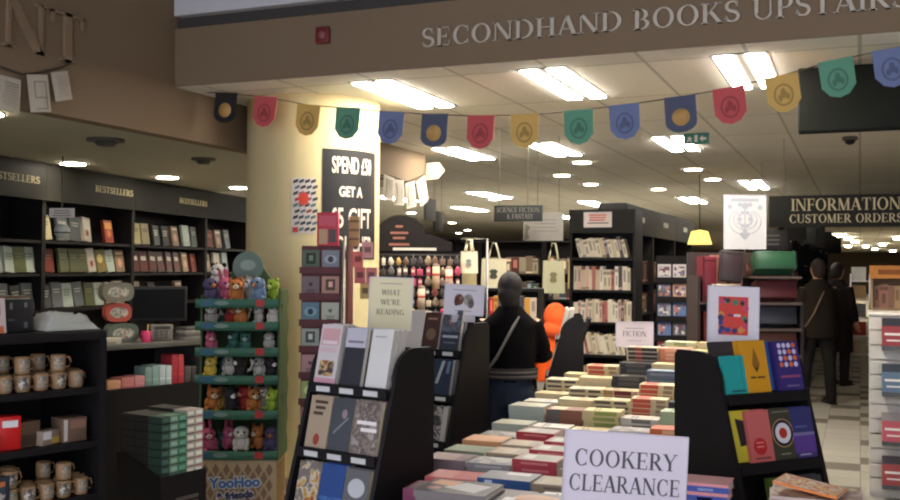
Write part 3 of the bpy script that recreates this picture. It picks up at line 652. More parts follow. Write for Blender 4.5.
tin('rounded picture tin, lowest of three stacked on the counter', off(KO, KT, .21, .18, 1.085), KT-.2, .21, (96, 104, 92))
tin('reddish rounded picture tin, middle of three stacked on the counter', off(KO, KT, .19, .2, 1.224), KT-.25, .17, (176, 84, 70))
tin('rounded picture tin on top of the stacked tins', off(KO, KT, .17, .18, 1.363), KT-.2, .21, (120, 116, 100))
t = thing('pencil_cup', 'bright pink cup on the counter beside the tins', 'cup', off(KO, KT, .33, .06, 1.085), KT)
MB().lathe([(.03, 0), (.036, .075), (.033, .075), (.028, .004)], M((196, 44, 96), .4), 16, cap=False).build('cup', t); MB().tube([(0, 0, .01), (.02, .01, .12)], .004, M((206, 160, 90), .5), 6).build('pencil', t)
t = thing('till_screen', 'black till screen standing on the counter behind the pink cup', 'till', off(KO, KT, .62, .36, 1.085), KT-.5)
MB().bbox((-.12, -.1, 0), (.12, .1, .03), BLACK).build('base', t); MB().tube([(0, .02, .03), (0, .02, .16)], .025, BLACK, 10).build('stem', t)
MB().bbox((-.2, -.02, .12), (.2, .02, .37), M((44, 42, 42), .4), bev=.008).build('display', t); MB().box((-.18, -.022, .14), (.18, -.019, .35), M((24, 24, 26), .6, spec=.1)).build('glass', t)
t = thing('card_reader', 'grey card machine standing on the counter beside the till', 'card machine', off(KO, KT, .48, .10, 1.085), KT-.3)
MB().bbox((-.08, 0, 0), (.08, .09, .11), M((128, 122, 110), .5), bev=.01).build('case', t); g = MB()
for i in range(3):
    for j in range(3): g.box((-.05+i*.034, -.004, .015+j*.02), (-.03+i*.034, 0, .028+j*.02), M((90, 86, 80), .5))
g.box((-.055, -.003, .078), (.055, 0, .1), M((70, 74, 72), .3)); g.build('keypad', t)
for k in range(4): carton('paper_pad', f'grey pad of papers, {ORD[3-k]} from top in the pile by the till', 'paper', off(KO, KT, .70+.005*k, .04, 1.085+.022*k), KT+.1*(k % 2), (.17, .12, .021), M([(150, 146, 134), (110, 106, 98), (170, 164, 150), (96, 92, 86)][k], .6), ((0, .3, 1, .4, M((60, 58, 54), .6)),))
carton('leaflet_box', 'cream leaflet holder on the counter at the foot of the tins', 'leaflet holder', off(KO, KT, .02, .02, 1.085), KT-.2, (.18, .14, .04), M((186, 176, 156), .6), ((.1, .2, .8, .4, M((140, 120, 100), .6)),))

# ---------------------------------------------------------------- black bin of stacked books
NT_ = math.radians(80); NO = (-3.24, 4.10, 0)           # its near corner
t = thing('book_dump_bin', 'black floor bin heaped with striped book stacks before the counter', 'bin', NO, NT_)
BW, BD = .31, .33
MB().box((0, 0, 0), (BW, .012, .54), BLACK).build('front_panel', t)
MB().prism([(0.012, 0), (BD, 0), (BD, .64), (BD-.04, .64), (.012, .54)], 'x', 0, .012, BLACK).build('side_panel', t)
MB().prism([(0.012, 0), (BD, 0), (BD, .64), (BD-.04, .64), (.012, .54)], 'x', BW-.012, BW, BLACK).build('side_panel', t)
MB().box((.012, BD-.012, 0), (BW-.012, BD, .64), BLACK).build('back_panel', t)
MB().box((.012, .012, .46), (BW-.012, BD-.012, .50), BLACK).build('inner_shelf', t)
g = MB(); lines(g, .10, .26, .42, 2, .03, .018, M((92, 82, 74), .6), -.0012, None, .1); g.build('printed_mark', t)
cols = [((60, 84, 72), 'dark green'), ((120, 150, 126), 'sage green'), ((86, 136, 108), 'green'), ((196, 186, 170), 'pale'), ((206, 194, 178), 'pale pink-banded')]
for r in range(3):
    for c in range(5):
        base = cols[c] if r == 0 else ((44+6*r, 44+4*r, 46), 'black')
        if r and c > 0: pass
        for k in range(8):
            hgt = .0425; z = .50+k*hgt+(.015 if c > 2 else 0)
            if r == 0 or c == 0 or k == 7:
                rowt = ['front', 'middle', 'back'][r]
                l = f'{base[1]} boxed book, {ORD[7-k]} from top in {ORD[c]} stack of the bin\'s {rowt} row'
                t = thing('boxed_book', l, 'book', off(NO, NT_, (.014+.0285+c*.0565), (.0135+.1*r), z), NT_, 'books stacked in the black bin')
                key = ('binbook', base[0])
                if key not in _bk:
                    m = M(base[0], .5); dk = M(tuple(v*.55 for v in base[0]) if c < 4 else (176, 90, 90), .5)
                    _bk[key] = (MB().box((-.027, 0, 0), (.027, .098, .0415), m).box((-.0274, -.0006, .003), (.0274, .095, .009), dk).mesh('cover'), MB().box((-.02, -.0008, .016), (.02, 0, .036), M(tuple(min(255, v*1.25+12) for v in base[0]), .6)).mesh('spine_label'))
                put(_bk[key][0], 'cover', t); put(_bk[key][1], 'spine_label', t)

# ================================================================== plush toy stand
SO = (-3.80, 5.17, 0); ST = math.radians(22)
LEAF = M((66, 86, 48), .6); LIPG = M((58, 104, 82), .5); LIPB = M((54, 96, 116), .5)
t = thing('plush_toy_stand', 'green cardboard stand of plush toys on a waffle-pattern base by the column', 'display stand', SO, ST)
SW, SD = .485, .33
def waffle(mb, x0, x1, z0, z1, y, dark, X=None):
    n = 7; st = (x1-x0)/n*1.0; m = M(dark, .7)
    z = z0+st*.5; r = 0
    while z < z1-st*.3:
        for i in range(n):
            cx = x0+st*(i+.5+(.5 if r % 2 else 0))
            if cx+st*.36 > x1: continue
            h = min(st*.62, z1-z, z-z0)
            mb.prism([(cx-st*.34, z), (cx, z-h), (cx+st*.34, z), (cx, z+h)], 'y', y-.0012, y, m, X)
        z += st*.72; r += 1
mb = MB().box((0, 0, 0), (SW, SD, .40), M((188, 164, 128), .7)); 
waffle(mb, 0.01, SW-.01, 0.02, .39, 0, (140, 112, 84)); waffle(mb, .01, SD-.01, .02, .39, 0, (150, 112, 60), Matrix.Translation((SW, 0, 0)) @ R('Z', 90)); mb.build('waffle_base', t)
mb = MB(); 
for s, z, sz, c, rot in [('YooHoo', .235, .088, (70, 116, 176), 3), ('& friends', .165, .062, (60, 66, 96), 6)]:
    vs, fs = sans(s, sz, .004); X = Matrix.Translation((.232, -.004, z)) @ R('Y', -rot)
    vb, fb = sans(s, sz, .0095); mb.add([(v[0], -.002, v[1]) for v in vb], fb, M((226, 220, 206), .6), X); mb.add([(v[0], -.004, v[1]) for v in vs], fs, M(c, .6), X)
mb.build('lettering', t)
SZ = [.44, .69, .905, 1.075, 1.235, 1.375]
for k, z in enumerate(SZ):
    MB().box((.01, .0, z-.03), (SW, SD, z-.018), LEAF).build('shelf', t)
    mb = MB(); n = 12; w = SW+.03; vs = []; fs = []
    for i in range(n+1):
        x = -.02+w*i/n; y = -.03-.03*math.sin(PI*i/n)
        for zz in (z-.03, z+.025): vs += [(x, y, zz), (x, y+.006, zz)]
    for i in range(n): a = 4*i; fs += [(a, a+4, a+6, a+2), (a+1, a+3, a+7, a+5), (a+2, a+6, a+7, a+3), (a, a+1, a+5, a+4)]
    lip = mb.add(vs, fs, LIPG, None, True).build('shelf_lip', t)
    g = MB(); g.box((.36, -.056, z-.02), (.41, -.045, z+.022), M((176, 52, 46), .5)); g.box((.02, -.053, z-.018), (.10, -.038, z+.018), LIPB); g.prism([(.13+.045*math.cos(a)+.02, z+.014*math.sin(a)) for a in [PI*q/8 for q in range(16)]], 'y', -.0615, -.05, M((120, 140, 132), .5)); g.build('printed_pattern', lip)
def wavy(mb, y0, y1, z0, z1, x0, x1, mat, n=44, amp=.022):
    pts = [(y0, z0)]+[(y0+.02, z1)]
    edge = [(y1+amp*math.sin(q/n*2*PI*5.5)-.0*q, z1-(z1-z0)*q/n) for q in range(n+1)]
    mb.prism(pts[:1]+pts[1:]+edge, 'x', x0, x1, mat)
mb = MB(); wavy(mb, .0, SD, .40, 1.46, SW, SW+.012, LEAF); mb.build('side_panel', t, 'wavy-edged green side panel')
mb = MB(); wavy(mb, .05, SD, .40, 1.42, -.012, 0, LEAF); mb.build('side_panel', t)
MB().box((0, SD-.012, .40), (SW, SD, 1.46), M((60, 80, 46), .6)).build('back_panel', t)
mb = MB(); pts = []
for k in range(40):
    a = -PI*.5+2*PI*k/40; pts.append((.235+.10*math.cos(a), 1.60+.10*math.sin(a)))
mb.prism(pts, 'y', SD-.03, SD-.018, M((104, 124, 112), .6)); mb.prism([(.08, 1.38), (.42, 1.38), (.40, 1.50), (.33, 1.60), (.14, 1.60), (.10, 1.5)], 'y', SD-.016, SD-.004, LEAF)
mb.prism([(.235+.05*math.cos(2*PI*q/20), 1.61+.035*math.sin(2*PI*q/20)) for q in range(20)], 'y', SD-.034, SD-.03, M((140, 158, 148), .6)); mb.build('header_card', t, 'rounded header card in grey green')
def plush(kind, body, face, ear, eyec):
    """small sitting plush animal; parts are body, head, muzzle, ears, eyes, limbs, tail"""
    t = thing('plush_toy', 'x', 'plush toy', (0, 0, -6))
    f = lambda c: M(c, .95, var=.16, spec=.1, nscale=60)
    MB().ell((0, .0, .048), (.043, .04, .05), f(body)).build('body', t)
    for sx in (-1, 1):
        MB().ell((sx*.034, -.028, .016), (.017, .03, .016), f(body)).build('foot', t)
        MB().ell((sx*.042, -.014, .055), (.013, .018, .03), f(body)).build('arm', t)
    hd = MB().ell((0, -.012, .115), (.05, .045, .043), f(body)).build('head', t)
    if kind != 'bird':
        MB().ell((0, -.05, .104), (.022, .018, .017), f(face)).build('muzzle', hd); MB().ell((0, -.068, .108), (.006, .005, .005), M((24, 22, 22), .3)).build('nose', hd)
    else: MB().lathe([(.016, 0), (.001, .03)], M((226, 140, 60), .5), 10, Matrix.Translation((0, -.052, .108)) @ R('X', 90)).build('beak', hd)
    for sx in (-1, 1):
        if kind == 'lemur': MB().ell((sx*.02, -.047, .124), (.017, .012, .018), f(face)).build('eye_patch', hd)
        MB().ell((sx*.019, -.056 if kind == 'lemur' else -.05, .124), (.0085, .006, .009), M(eyec, .2)).build('eye', hd)
        if kind in ('lemur', 'bear', 'cat'):
            e = {'lemur': (.022, .01, .026), 'bear': (.016, .01, .016), 'cat': (.012, .008, .026)}[kind]
            MB().ell((sx*.04, -.006, .15), e, f(ear)).build('ear', t)
        elif kind == 'bunny': MB().ell((sx*.02, 0, .18), (.012, .009, .042), f(ear)).build('ear', t)
    if kind in ('lemur', 'cat'): MB().tube([(0, .035, .03), (.04, .06, .05), (.06, .06, .1), (.045, .055, .13)], [.012, .014, .015, .008], f(face), 8).build('tail', t)
    return t
PL = {'grey ringed lemur': ('lemur', (150, 146, 138), (226, 220, 208), (120, 116, 108), (30, 28, 28)), 'blue-grey bird': ('bird', (126, 146, 168), (220, 210, 196), (126, 146, 168), (30, 28, 28)),
      'lime green bear': ('bear', (160, 182, 66), (206, 216, 130), (146, 168, 56), (30, 28, 28)), 'pink bunny': ('bunny', (190, 96, 120), (220, 180, 180), (180, 84, 110), (30, 28, 28)),
      'orange cat': ('cat', (190, 120, 66), (226, 210, 180), (170, 104, 56), (30, 28, 28)), 'white bear': ('bear', (214, 208, 194), (226, 220, 206), (40, 38, 38), (30, 28, 28)),
      'black and white cat': ('cat', (58, 54, 54), (224, 218, 206), (50, 46, 46), (30, 28, 28)), 'yellow bear': ('bear', (206, 176, 76), (226, 206, 150), (190, 160, 60), (30, 28, 28)),
      'red bear': ('bear', (170, 62, 54), (206, 150, 120), (150, 50, 44), (30, 28, 28)), 'purple bird': ('bird', (86, 78, 104), (206, 196, 200), (86, 78, 104), (30, 28, 28)), 'teal bear': ('bear', (74, 120, 106), (180, 196, 180), (64, 104, 92), (30, 28, 28))}
made = {}
def put_plush(k, x, y, z, s, rot, label, L=None):
    Lm = Matrix.Diagonal((s, s, s, 1)); p = off(SO, ST, x, y, z)
    if L is not None: Lm = L @ Lm
    if k not in made:
        r = plush(*PL[k]); made[k] = r; at(r, p, ST+rot, Lm); r['label'] = label; r['group'] = 'plush toys on the green stand'
    else: dup(made[k], p, ST+rot, label, 'plush toys on the green stand', Lm)
TOYS = {5: [('purple bird', .0), ('pink bunny', .075), ('orange cat', .135), ('grey ringed lemur', .225), ('blue-grey bird', .32), ('lime green bear', .43)],
        4: [('grey ringed lemur', .0), ('red bear', .14), ('orange cat', .2), ('white bear', .27), ('white bear', .40)],
        3: [('pink bunny', -.02), ('teal bear', .16), ('teal bear', .24), ('white bear', .36)],
        2: [('yellow bear', .1), ('white bear', .19), ('black and white cat', .27), ('white bear', .33), ('black and white cat', .42)],
        1: [('orange cat', .0), ('yellow bear', .06), ('black and white cat', .11), ('red bear', .17), ('orange cat', .24), ('grey ringed lemur', .33), ('lime green bear', .42)],
        0: [('pink bunny', .0), ('pink bunny', .11), ('white bear', .2), ('orange cat', .29), ('purple bird', .40)]}
SN = {5: 'top', 4: 'second', 3: 'third', 2: 'fourth', 1: 'fifth', 0: 'lowest'}
for k, lst in TOYS.items():
    for n, (kd, x) in enumerate(lst):
        x = .05+n*(.385/max(1, len(lst)-1)) if len(lst) > 4 else max(.05, min(x*1.1, .42)); s = {5: .95, 4: .78, 3: .72, 2: .82, 1: .9, 0: .95}[k]*random.uniform(.92, 1.05)
        put_plush(kd, x+.01, .065+.075*(n % 2), SZ[k]-.0155+.026*s, s, random.uniform(-.9, .9), f'{kd} plush, {ORD[n]} from left on the {SN[k]} shelf of the green stand', R('Y', random.uniform(-12, 12)))
for n, (kd, x) in enumerate([('white bear', .05), ('pink bunny', .08), ('orange cat', .14), ('red bear', .2), ('teal bear', .29)]):
    put_plush(kd, x+.01, .245, SZ[5]-.0155+(.10 if n == 0 else 0), 1.0, random.uniform(-.4, .4), f'{kd} plush, {ORD[n]} from left in the top shelf\'s back row')
for k in (4, 2, 1, 0):
    for n, (kd, x) in enumerate([('teal bear', .07), ('yellow bear', .19), ('red bear', .31)]):
        put_plush(kd, x+.03, .255, SZ[k]-.0155, .72, random.uniform(-.5, .5), f'{kd} plush, {ORD[n]} from left in back of the {SN[k]} shelf')

# ================================================================== greeting card spinner
GO = (-3.26, 5.47, 0); GT = math.radians(20)
BURG = M((96, 40, 42), .5)
t = thing('greeting_card_spinner', 'burgundy card spinner with grey pole between column and reading display', 'card rack', GO, GT)
MB().lathe([(.12, 0), (.12, .02), (.04, .035)], BLACK, 24, Matrix.Translation((.21, .06, 0))).build('base', t)
MB().tube([(.27, -.01, .03), (.27, -.01, 1.77)], .012, STEEL, 10).build('pole', t)
GZ = [.60, .765, .93, 1.095, 1.26, 1.425, 1.59]
MB().box((0, .035, .5), (.25, .05, 1.735), BURG).build('back_panel', t)
for z in GZ: MB().box((-.005, -.01, z-.03), (.255, .05, z), BURG).box((-.005, -.012, z-.03), (.255, -.008, z+.012), BURG).build('card_shelf', t)
MB().box((.285, .0, .6), (.30, .25, 1.735), BURG).build('side_panel', t)
CARDS = [[((176, 120, 116), 'rosy'), None], [((176, 190, 122), 'yellow-green'), None], [((196, 150, 146), 'dusty pink'), None], [((170, 176, 164), 'grey-white'), ((126, 150, 160), 'pale blue')],
         [((110, 140, 150), 'blue oval'), ((196, 200, 176), 'cream text')], [((130, 112, 112), 'mauve portrait'), ((196, 150, 130), 'salmon heart')], [((98, 110, 90), 'green picture'), ((140, 144, 150), 'grey oval')]]
for r, z in enumerate(GZ):
    for c in (0, 1):
        cd = CARDS[r][c]
        if cd is None: cd = ((150, 90, 90), 'burgundy-toned')
        o = thing('greeting_card', f'{cd[1]} card, {ORD[6-r]} row from top in the {["left", "right"][c]} column of the spinner', 'card', off(GO, GT, .0625+c*.125, .012, z), GT, 'cards on the burgundy spinner', R('X', -4))
        MB().box((-.055, 0, 0), (.055, .003, .118), M(cd[0], .6)).build('card_front', o)
        g = MB(); dk = M(tuple(v*.5 for v in cd[0]), .6); lt = M(tuple(min(255, v*1.2+10) for v in cd[0]), .6)
        if (r+c) % 3 == 0: g.box((-.03, -.001, .03), (.03, 0, .1), dk).box((-.012, -.0016, .05), (.014, -.0009, .085), lt)
        elif (r+c) % 3 == 1: g.prism([(.04*math.cos(2*PI*q/20), .06+.028*math.sin(2*PI*q/20)) for q in range(20)], 'y', -.001, 0, lt).prism([(.018*math.cos(2*PI*q/12), .06+.02*math.sin(2*PI*q/12)) for q in range(12)], 'y', -.0016, -.001, dk)
        else: g.prism([(0, .05), (.014, .07), (.007, .08), (0, .073), (-.007, .08), (-.014, .07)], 'y', -.001, 0, dk); lines(g, -.03, .03, .035, 3, .01, .004, dk, -.001)
        g.build('picture', o)
# cards held at an angle right of the pole, and packs on top
for k, (x, z, c, n) in enumerate([(.36, 1.60, (206, 110, 104), 'coral'), (.42, 1.66, (214, 150, 146), 'light pink'), (.37, 1.50, (196, 100, 98), 'deep coral'), (.44, 1.50, (206, 126, 120), 'pink'), (.40, 1.40, (206, 176, 110), 'straw')]):
    o = thing('hanging_card_pack', f'{n} card pack clipped beside the spinner pole, {ORD[k]} of the pink cluster', 'card', off(GO, GT, x, .02+.015*k, z), GT+.5-.2*k, 'packs beside the spinner pole')
    MB().box((-.035, 0, 0), (.035, .012, .10), M(c, .5)).build('pack', o); MB().box((-.02, -.001, .035), (.02, 0, .07), M(tuple(v*.6 for v in c), .5)).build('print', o)
b = MB().tube([(.0, .0, .06), (.0, .06, .06)], .004, STEEL, 6)
for z in (1.45, 1.55, 1.65, 1.75): pass
carton('card_box', 'red and pink box standing on top of the card spinner', 'box', off(GO, GT, .17, -.005, 1.735), GT, (.135, .05, .21), M((206, 62, 80), .5), ((.1, .05, .5, .5, M((196, 160, 120), .5)), (.55, .1, .9, .5, M((90, 76, 66), .5)), (.1, .6, .9, .9, M((214, 90, 104), .5))))
carton('card_box', 'narrow tan box standing on the spinner beside the pole', 'box', off(GO, GT, .325, .08, 1.735), GT, (.065, .03, .19), M((176, 140, 90), .5), ((0, .2, 1, .28, M((120, 90, 56), .5)), (0, .5, 1, .58, M((120, 90, 56), .5)), (0, .8, 1, .88, M((120, 90, 56), .5))))

# ================================================================== gift rack with charms
HO = (-3.40, 6.85, 0); HT = math.radians(22)
t = thing('gift_rack', 'black rack of hanging charms with a chalkboard header behind the reading sign', 'display rack', HO, HT)
MB().bbox((-.02, .02, .0), (.66, .34, .9), BLACK).build('cabinet', t)
MB().box((0, .16, .9), (.64, .18, 1.72), BLACK2).build('back_panel', t)
HZ = [1.70, 1.62, 1.54, 1.46, 1.38, 1.30, 1.22]
for z in HZ: MB().tube([(0, .13, z), (.64, .13, z)], .003, M((80, 76, 72), .5), 6).build('rail', t)
hd = MB().prism([(-.03, 1.73)]+[(.16-.19*math.cos(PI*k/14), 1.86+.15*math.sin(PI*k/14)) for k in range(15)]+[(.40, 1.86), (.56, 1.80), (.56, 1.73)], 'y', .15, .17, M((28, 24, 23), .7, spec=.15)).build('header_board', t)
g = MB()
for w, z in ((.06, 1.93), (.14, 1.88), (.10, 1.84), (.16, 1.79)): lines(g, .15-w/2, .15+w/2, z, 1, .03, .018, M((130, 84, 70), .7), -.002, Matrix.Translation((0, .15, 0)), .05)
lines(g, .10, .44, 1.755, 1, .03, .02, M((190, 186, 172), .7), -.002, Matrix.Translation((0, .15, 0)), .02); g.build('chalk_writing', hd)
CH = [((176, 140, 84), 'amber'), ((96, 90, 90), 'grey'), ((166, 146, 140), 'silver pink'), ((176, 70, 96), 'rose red'), ((140, 122, 100), 'tan'), ((186, 172, 146), 'cream'), ((104, 84, 70), 'brown'), ((150, 92, 80), 'rust'), ((66, 60, 60), 'black'), ((196, 184, 168), 'ivory')]
for r, z in enumerate(HZ):
    for c in range(11):
        cc, n = random.choice(CH)
        o = thing('hanging_charm', f'{n} charm, {ORD[c]} from left on the {ORD[r]} rail of the gift rack', 'charm', off(HO, HT, .035+c*.057+random.uniform(-.006, .006), .118-random.uniform(0, .012), z-.082), HT+random.uniform(-.5, .5), 'charms on the gift rack', Matrix.Scale(random.uniform(.78, 1.0), 4))
        mb = MB(); k = random.randint(0, 2)
        if k == 0: mb.bbox((-.028, -.012, 0), (.028, .008, .062), M(cc, .6), bev=.008)
        elif k == 1: mb.ell((0, -.004, .032), (.03, .018, .032), M(cc, .8)).ell((0, -.012, .06), (.017, .014, .016), M(tuple(min(255, v*1.25) for v in cc), .8))
        else: mb.bbox((-.018, -.01, 0), (.018, .006, .07), M(cc, .6)).box((-.014, -.011, .03), (.014, -.009, .055), M((206, 196, 180), .6))
        mb.build('pendant', o); MB().tube([(0, -.002, .06), (0, .002, .085)], .003, STEEL, 6).build('loop', o)
for n, (x, z, c, l) in enumerate([(.44, 1.44, (206, 176, 140), 'tall cream gift tube'), (.54, 1.42, (206, 170, 150), 'tall peach gift tube with a red ring'), (.33, 1.27, (190, 170, 150), 'short beige gift tube')]):
    o = thing('hanging_gift_tube', f'{l} hung on the front of the gift rack', 'gift', off(HO, HT, x, .06, z), HT)
    MB().lathe([(.028, 0), (.028, .17)], M(c, .5), 14).build('tube', o); MB().lathe([(.0285, .10), (.0285, .12)], M((190, 84, 66), .5), 14).build('band', o); MB().ell((0, 0, .175), (.028, .028, .02), M((130, 110, 96), .5)).build('cap', o)

# ================================================================== black face-out display units
UZ = [1.105, .845, .585, .325]
def yf(z): return -(1.105-z)*.27
def display_unit(label, o, th, w=.43, dp=.28, tags=True):
    t = thing('book_display_unit', label, 'display unit', o, th)
    prof = [(dp, 0), (dp, 1.25), (dp-.02, 1.27), (.15, 1.27)]+[(.15-.13*math.sin(a), 1.13+.14*math.cos(a)) for a in [PI/2*k/8 for k in range(1, 9)]]+[(.0, 1.06), (yf(0)-.02, 0)]
    for x in (-.02, w): MB().prism(prof, 'x', x, x+.02, BLACK).build('side_panel', t)
    for z in UZ:
        y = yf(z)
        s = MB().box((0, y-.005, z-.02), (w, y+.17, z), BLACK).box((0, y-.012, z-.034), (w, y-.004, z+.008), BLACK2).build('shelf', t)
        for x in (.05, .18, .31) if tags else (): MB().box((x, y-.0145, z-.026), (x+.075, y-.012, z-.004), M((206, 204, 200), .5)).build('price_label', s)
    MB().prism([(yf(0)+.17, 0), (.17, 1.105), (.22, 1.25), (.24, 1.25), (.19, 1.105), (yf(0)+.19, 0)], 'x', 0, w, BLACK2).build('back_panel', t)
    return t
UA, TA = (-2.167, 3.722, 0), math.radians(-13.7)
UB = (-2.602, 5.594, 0); UC, TC = (-2.079, 7.183, 0), math.radians(-74.3)
UD, TD = (-.478, 4.03, 0), math.radians(48.3)
display_unit('black sloping display unit under the WHAT WE ARE READING sign', UA, TA)
display_unit('black sloping display unit under the white framed animal picture', UB, TA)
display_unit('black sloping display unit beside the child in orange, mostly hidden', UC, TC, .43, .185)
display_unit('black sloping display unit with the teal and yellow books, at the fiction table', UD, TD, .42, .30, False)
def shelfbook(U, th, x, r, label, spec, copies=1, group=None, tilt=13, dy=0., clab='copy'):
    t = spec['t']; z = UZ[r]+t*math.sin(math.radians(tilt))+.001; y = yf(UZ[r])+.012+dy
    for k in range(copies):
        l = label if k == 0 else f'{ORD[k]} {clab} behind the front {label.split(",")[0]}'
        book(l, off(U, th, x, y+k*(t+.0045)/math.cos(math.radians(tilt)), z), th, stand(tilt), spec, group)
W, H = .128, .205
ph = lambda *c, s=16: mottle(list(c), s)
g = 'books on the reading display'
shelfbook(UA, TA, .068, 0, 'white book with pink print and an amber photo foot, top row', dict(w=.118, h=.25, t=.026, col=(206, 196, 194), page=PAGEW, art=(('r', .08, .64, .92, .93, (206, 160, 160)), ('r', .15, .66, .85, .72, (226, 206, 206)), ('r', .08, .52, .92, .60, (206, 180, 178)), ('r', .15, .12, .85, .38, ph((70, 44, 34), (150, 80, 40), (206, 176, 120), (60, 50, 46), s=22)), ('r', 0, 0, 1, .08, (206, 150, 160)))), 3, g)
shelfbook(UA, TA, .212, 0, 'white-topped book with a black lower cover, top row', dict(w=.112, h=.24, t=.024, col=(46, 46, 52), page=PAGEW, art=(('r', 0, .66, 1, 1, (190, 186, 194)), ('r', .12, .74, .88, .78, (120, 116, 130)))), 3, g)
shelfbook(UA, TA, .352, 0, 'plain white book beside the curved panel, top row', dict(w=.11, h=.24, t=.026, col=(216, 212, 204), page=PAGEW, art=(('r', .15, .86, .7, .885, (170, 166, 160)),)), 3, g)
shelfbook(UA, TA, .085, 1, 'beige book with three dark lines and a red figure, second row', dict(w=.12, h=.215, t=.022, col=(170, 150, 124), art=titled((70, 56, 46), 3, .85, .6, .06)+(('e', .5, .16, .14, .2, (150, 60, 46)),)), 2, g)
shelfbook(UA, TA, .21, 1, 'dark slate book with a pale pattern, second row', dict(w=.12, h=.215, t=.022, col=(70, 72, 76), art=(('p', ((.2, .3), (.8, .62), (.8, .66), (.2, .35)), (130, 134, 140)), ('e', .6, .7, .12, .16, (150, 130, 130)))), 2, g)
shelfbook(UA, TA, .345, 1, 'grey-brown photo book with white title, second row', dict(w=.135, h=.215, t=.022, col=(110, 98, 90), art=(('r', 0, 0, 1, 1, ph((96, 82, 74), (140, 124, 112), (84, 70, 62), (160, 150, 140), s=20)), ('r', .12, .55, .88, .62, INKW), ('r', .3, .42, .92, .49, INKW))), 2, g)
shelfbook(UA, TA, .09, 2, 'red, yellow and white flowery book, third row', dict(w=.12, h=.21, t=.022, col=(150, 140, 130), art=(('r', 0, 0, 1, 1, ph((150, 50, 40), (190, 150, 60), (206, 196, 180), (110, 100, 70), (120, 110, 110), s=24)),)), 2, g)
shelfbook(UA, TA, .22, 2, 'deep blue wavy book, third row', dict(w=.13, h=.215, t=.022, col=(36, 70, 130), art=(('r', 0, 0, 1, .4, ph((30, 60, 120), (60, 110, 170), (28, 50, 104), s=26)),)), 2, g)
shelfbook(UA, TA, .35, 2, 'grey book with a white cloud picture, third row', dict(w=.125, h=.21, t=.022, col=(100, 98, 98), art=(('e', .5, .65, .35, .3, (196, 196, 196)), ('r', .2, .2, .8, .25, (160, 156, 150)))), 2, g)
g = 'books on the middle display unit'
shelfbook(UB, TA, .066, 0, 'white-edged pale book, top row of the animal picture unit', dict(w=.12, h=.23, t=.03, col=(206, 198, 190), page=PAGEW), 2, g)
shelfbook(UB, TA, .19, 0, 'dark brown book with small picture, top row of the animal picture unit', dict(w=.12, h=.22, t=.03, col=(72, 46, 42), page=PAGEW, art=(('e', .5, .4, .3, .3, (120, 96, 76)), ('r', .2, .8, .8, .86, (150, 120, 100)))), 2, g)
shelfbook(UB, TA, .335, 0, 'navy photo book with white title, top row of the animal picture unit', dict(w=.14, h=.24, t=.03, col=(52, 58, 70), page=PAGEW, art=(('r', 0, .45, 1, 1, ph((46, 52, 64), (104, 116, 130), (40, 44, 54), (160, 120, 120), s=18)), ('r', .1, .3, .9, .36, (176, 180, 186)), ('r', .2, .16, .8, .19, (120, 126, 136)))), 2, g)
shelfbook(UB, TA, .10, 1, 'blue and white misty book, second row of the animal picture unit', dict(w=.13, h=.21, t=.03, col=(96, 120, 160), page=PAGEW, art=(('r', 0, 0, 1, 1, ph((60, 84, 140), (150, 170, 196), (196, 206, 214), (70, 76, 120), s=18)),)), 2, g)
shelfbook(UB, TA, .32, 1, 'navy book with white slanting stroke, second row of the animal picture unit', dict(w=.14, h=.21, t=.03, col=(44, 56, 72), page=PAGEW, art=(('p', ((.2, .3), (.45, .95), (.6, .95), (.35, .3)), (176, 180, 176)), ('p', ((.7, .6), (.85, .6), (.9, .95), (.75, .95)), (110, 130, 150)))), 2, g)
shelfbook(UB, TA, .07, 2, 'rusty pale book, third row of the animal picture unit', dict(w=.12, h=.2, t=.03, col=(176, 150, 136), art=(('r', .1, .1, .7, .5, (130, 84, 70)),)), 2, g)
shelfbook(UB, TA, .21, 2, 'black book with a pale face, third row of the animal picture unit', dict(w=.12, h=.2, t=.03, col=(40, 36, 38), art=(('e', .55, .55, .3, .4, (170, 150, 140)),)), 2, g)
shelfbook(UB, TA, .35, 2, 'black and white figure book, third row of the animal picture unit', dict(w=.12, h=.2, t=.03, col=(196, 188, 178), art=(('r', .0, 0, .7, 1, ph((40, 38, 38), (196, 190, 180), (60, 56, 54), s=24)),)), 2, g)
for n, (x, c, nm) in enumerate([(.07, (196, 190, 180), 'whitish'), (.20, (150, 60, 52), 'red'), (.34, (206, 196, 176), 'cream')]):
    for r in (0, 1): shelfbook(UC, TC, x, r, f'{nm} book, {["top", "second", "third"][r]} row of the unit beside the child', dict(w=.125, h=.21, t=.03, col=c, page=PAGEW, art=titled((90, 80, 76))), 2, 'books on the hidden unit')
g = 'books on the teal and yellow display'
shelfbook(UD, TD, .063, 0, 'dark book peeping out behind the teal book, top row', dict(w=.12, h=.205, t=.02, col=(58, 54, 54)), 1, g, dy=.05)
shelfbook(UD, TD, .065, 0, 'small teal book with dark foot print, top row', dict(w=.115, h=.152, t=.02, col=(44, 160, 152), art=(('r', .25, .05, .85, .1, (30, 90, 90)), ('r', .78, .1, .8, .95, (36, 130, 126)))), 1, g)
shelfbook(UD, TD, .178, 0, 'amber yellow book with black diamond shape, top row', dict(w=.122, h=.208, t=.022, col=(216, 152, 36), art=(('p', ((.5, .88), (.66, .55), (.5, .46), (.34, .55)), (150, 98, 40)), ('p', ((.34, .55), (.5, .46), (.66, .55), (.5, .38)), (60, 40, 30)), ('r', .2, .27, .42, .31, (110, 74, 30)), ('r', .48, .27, .8, .31, (110, 74, 30)))), 2, g)
shelfbook(UD, TD, .255, 0, 'blue book half hidden behind the dotted purple book, top row', dict(w=.12, h=.2, t=.02, col=(46, 100, 160), art=(('r', .05, .6, .5, .75, (196, 160, 60)), ('r', .1, .35, .5, .4, INKW))), 1, g, dy=.035)
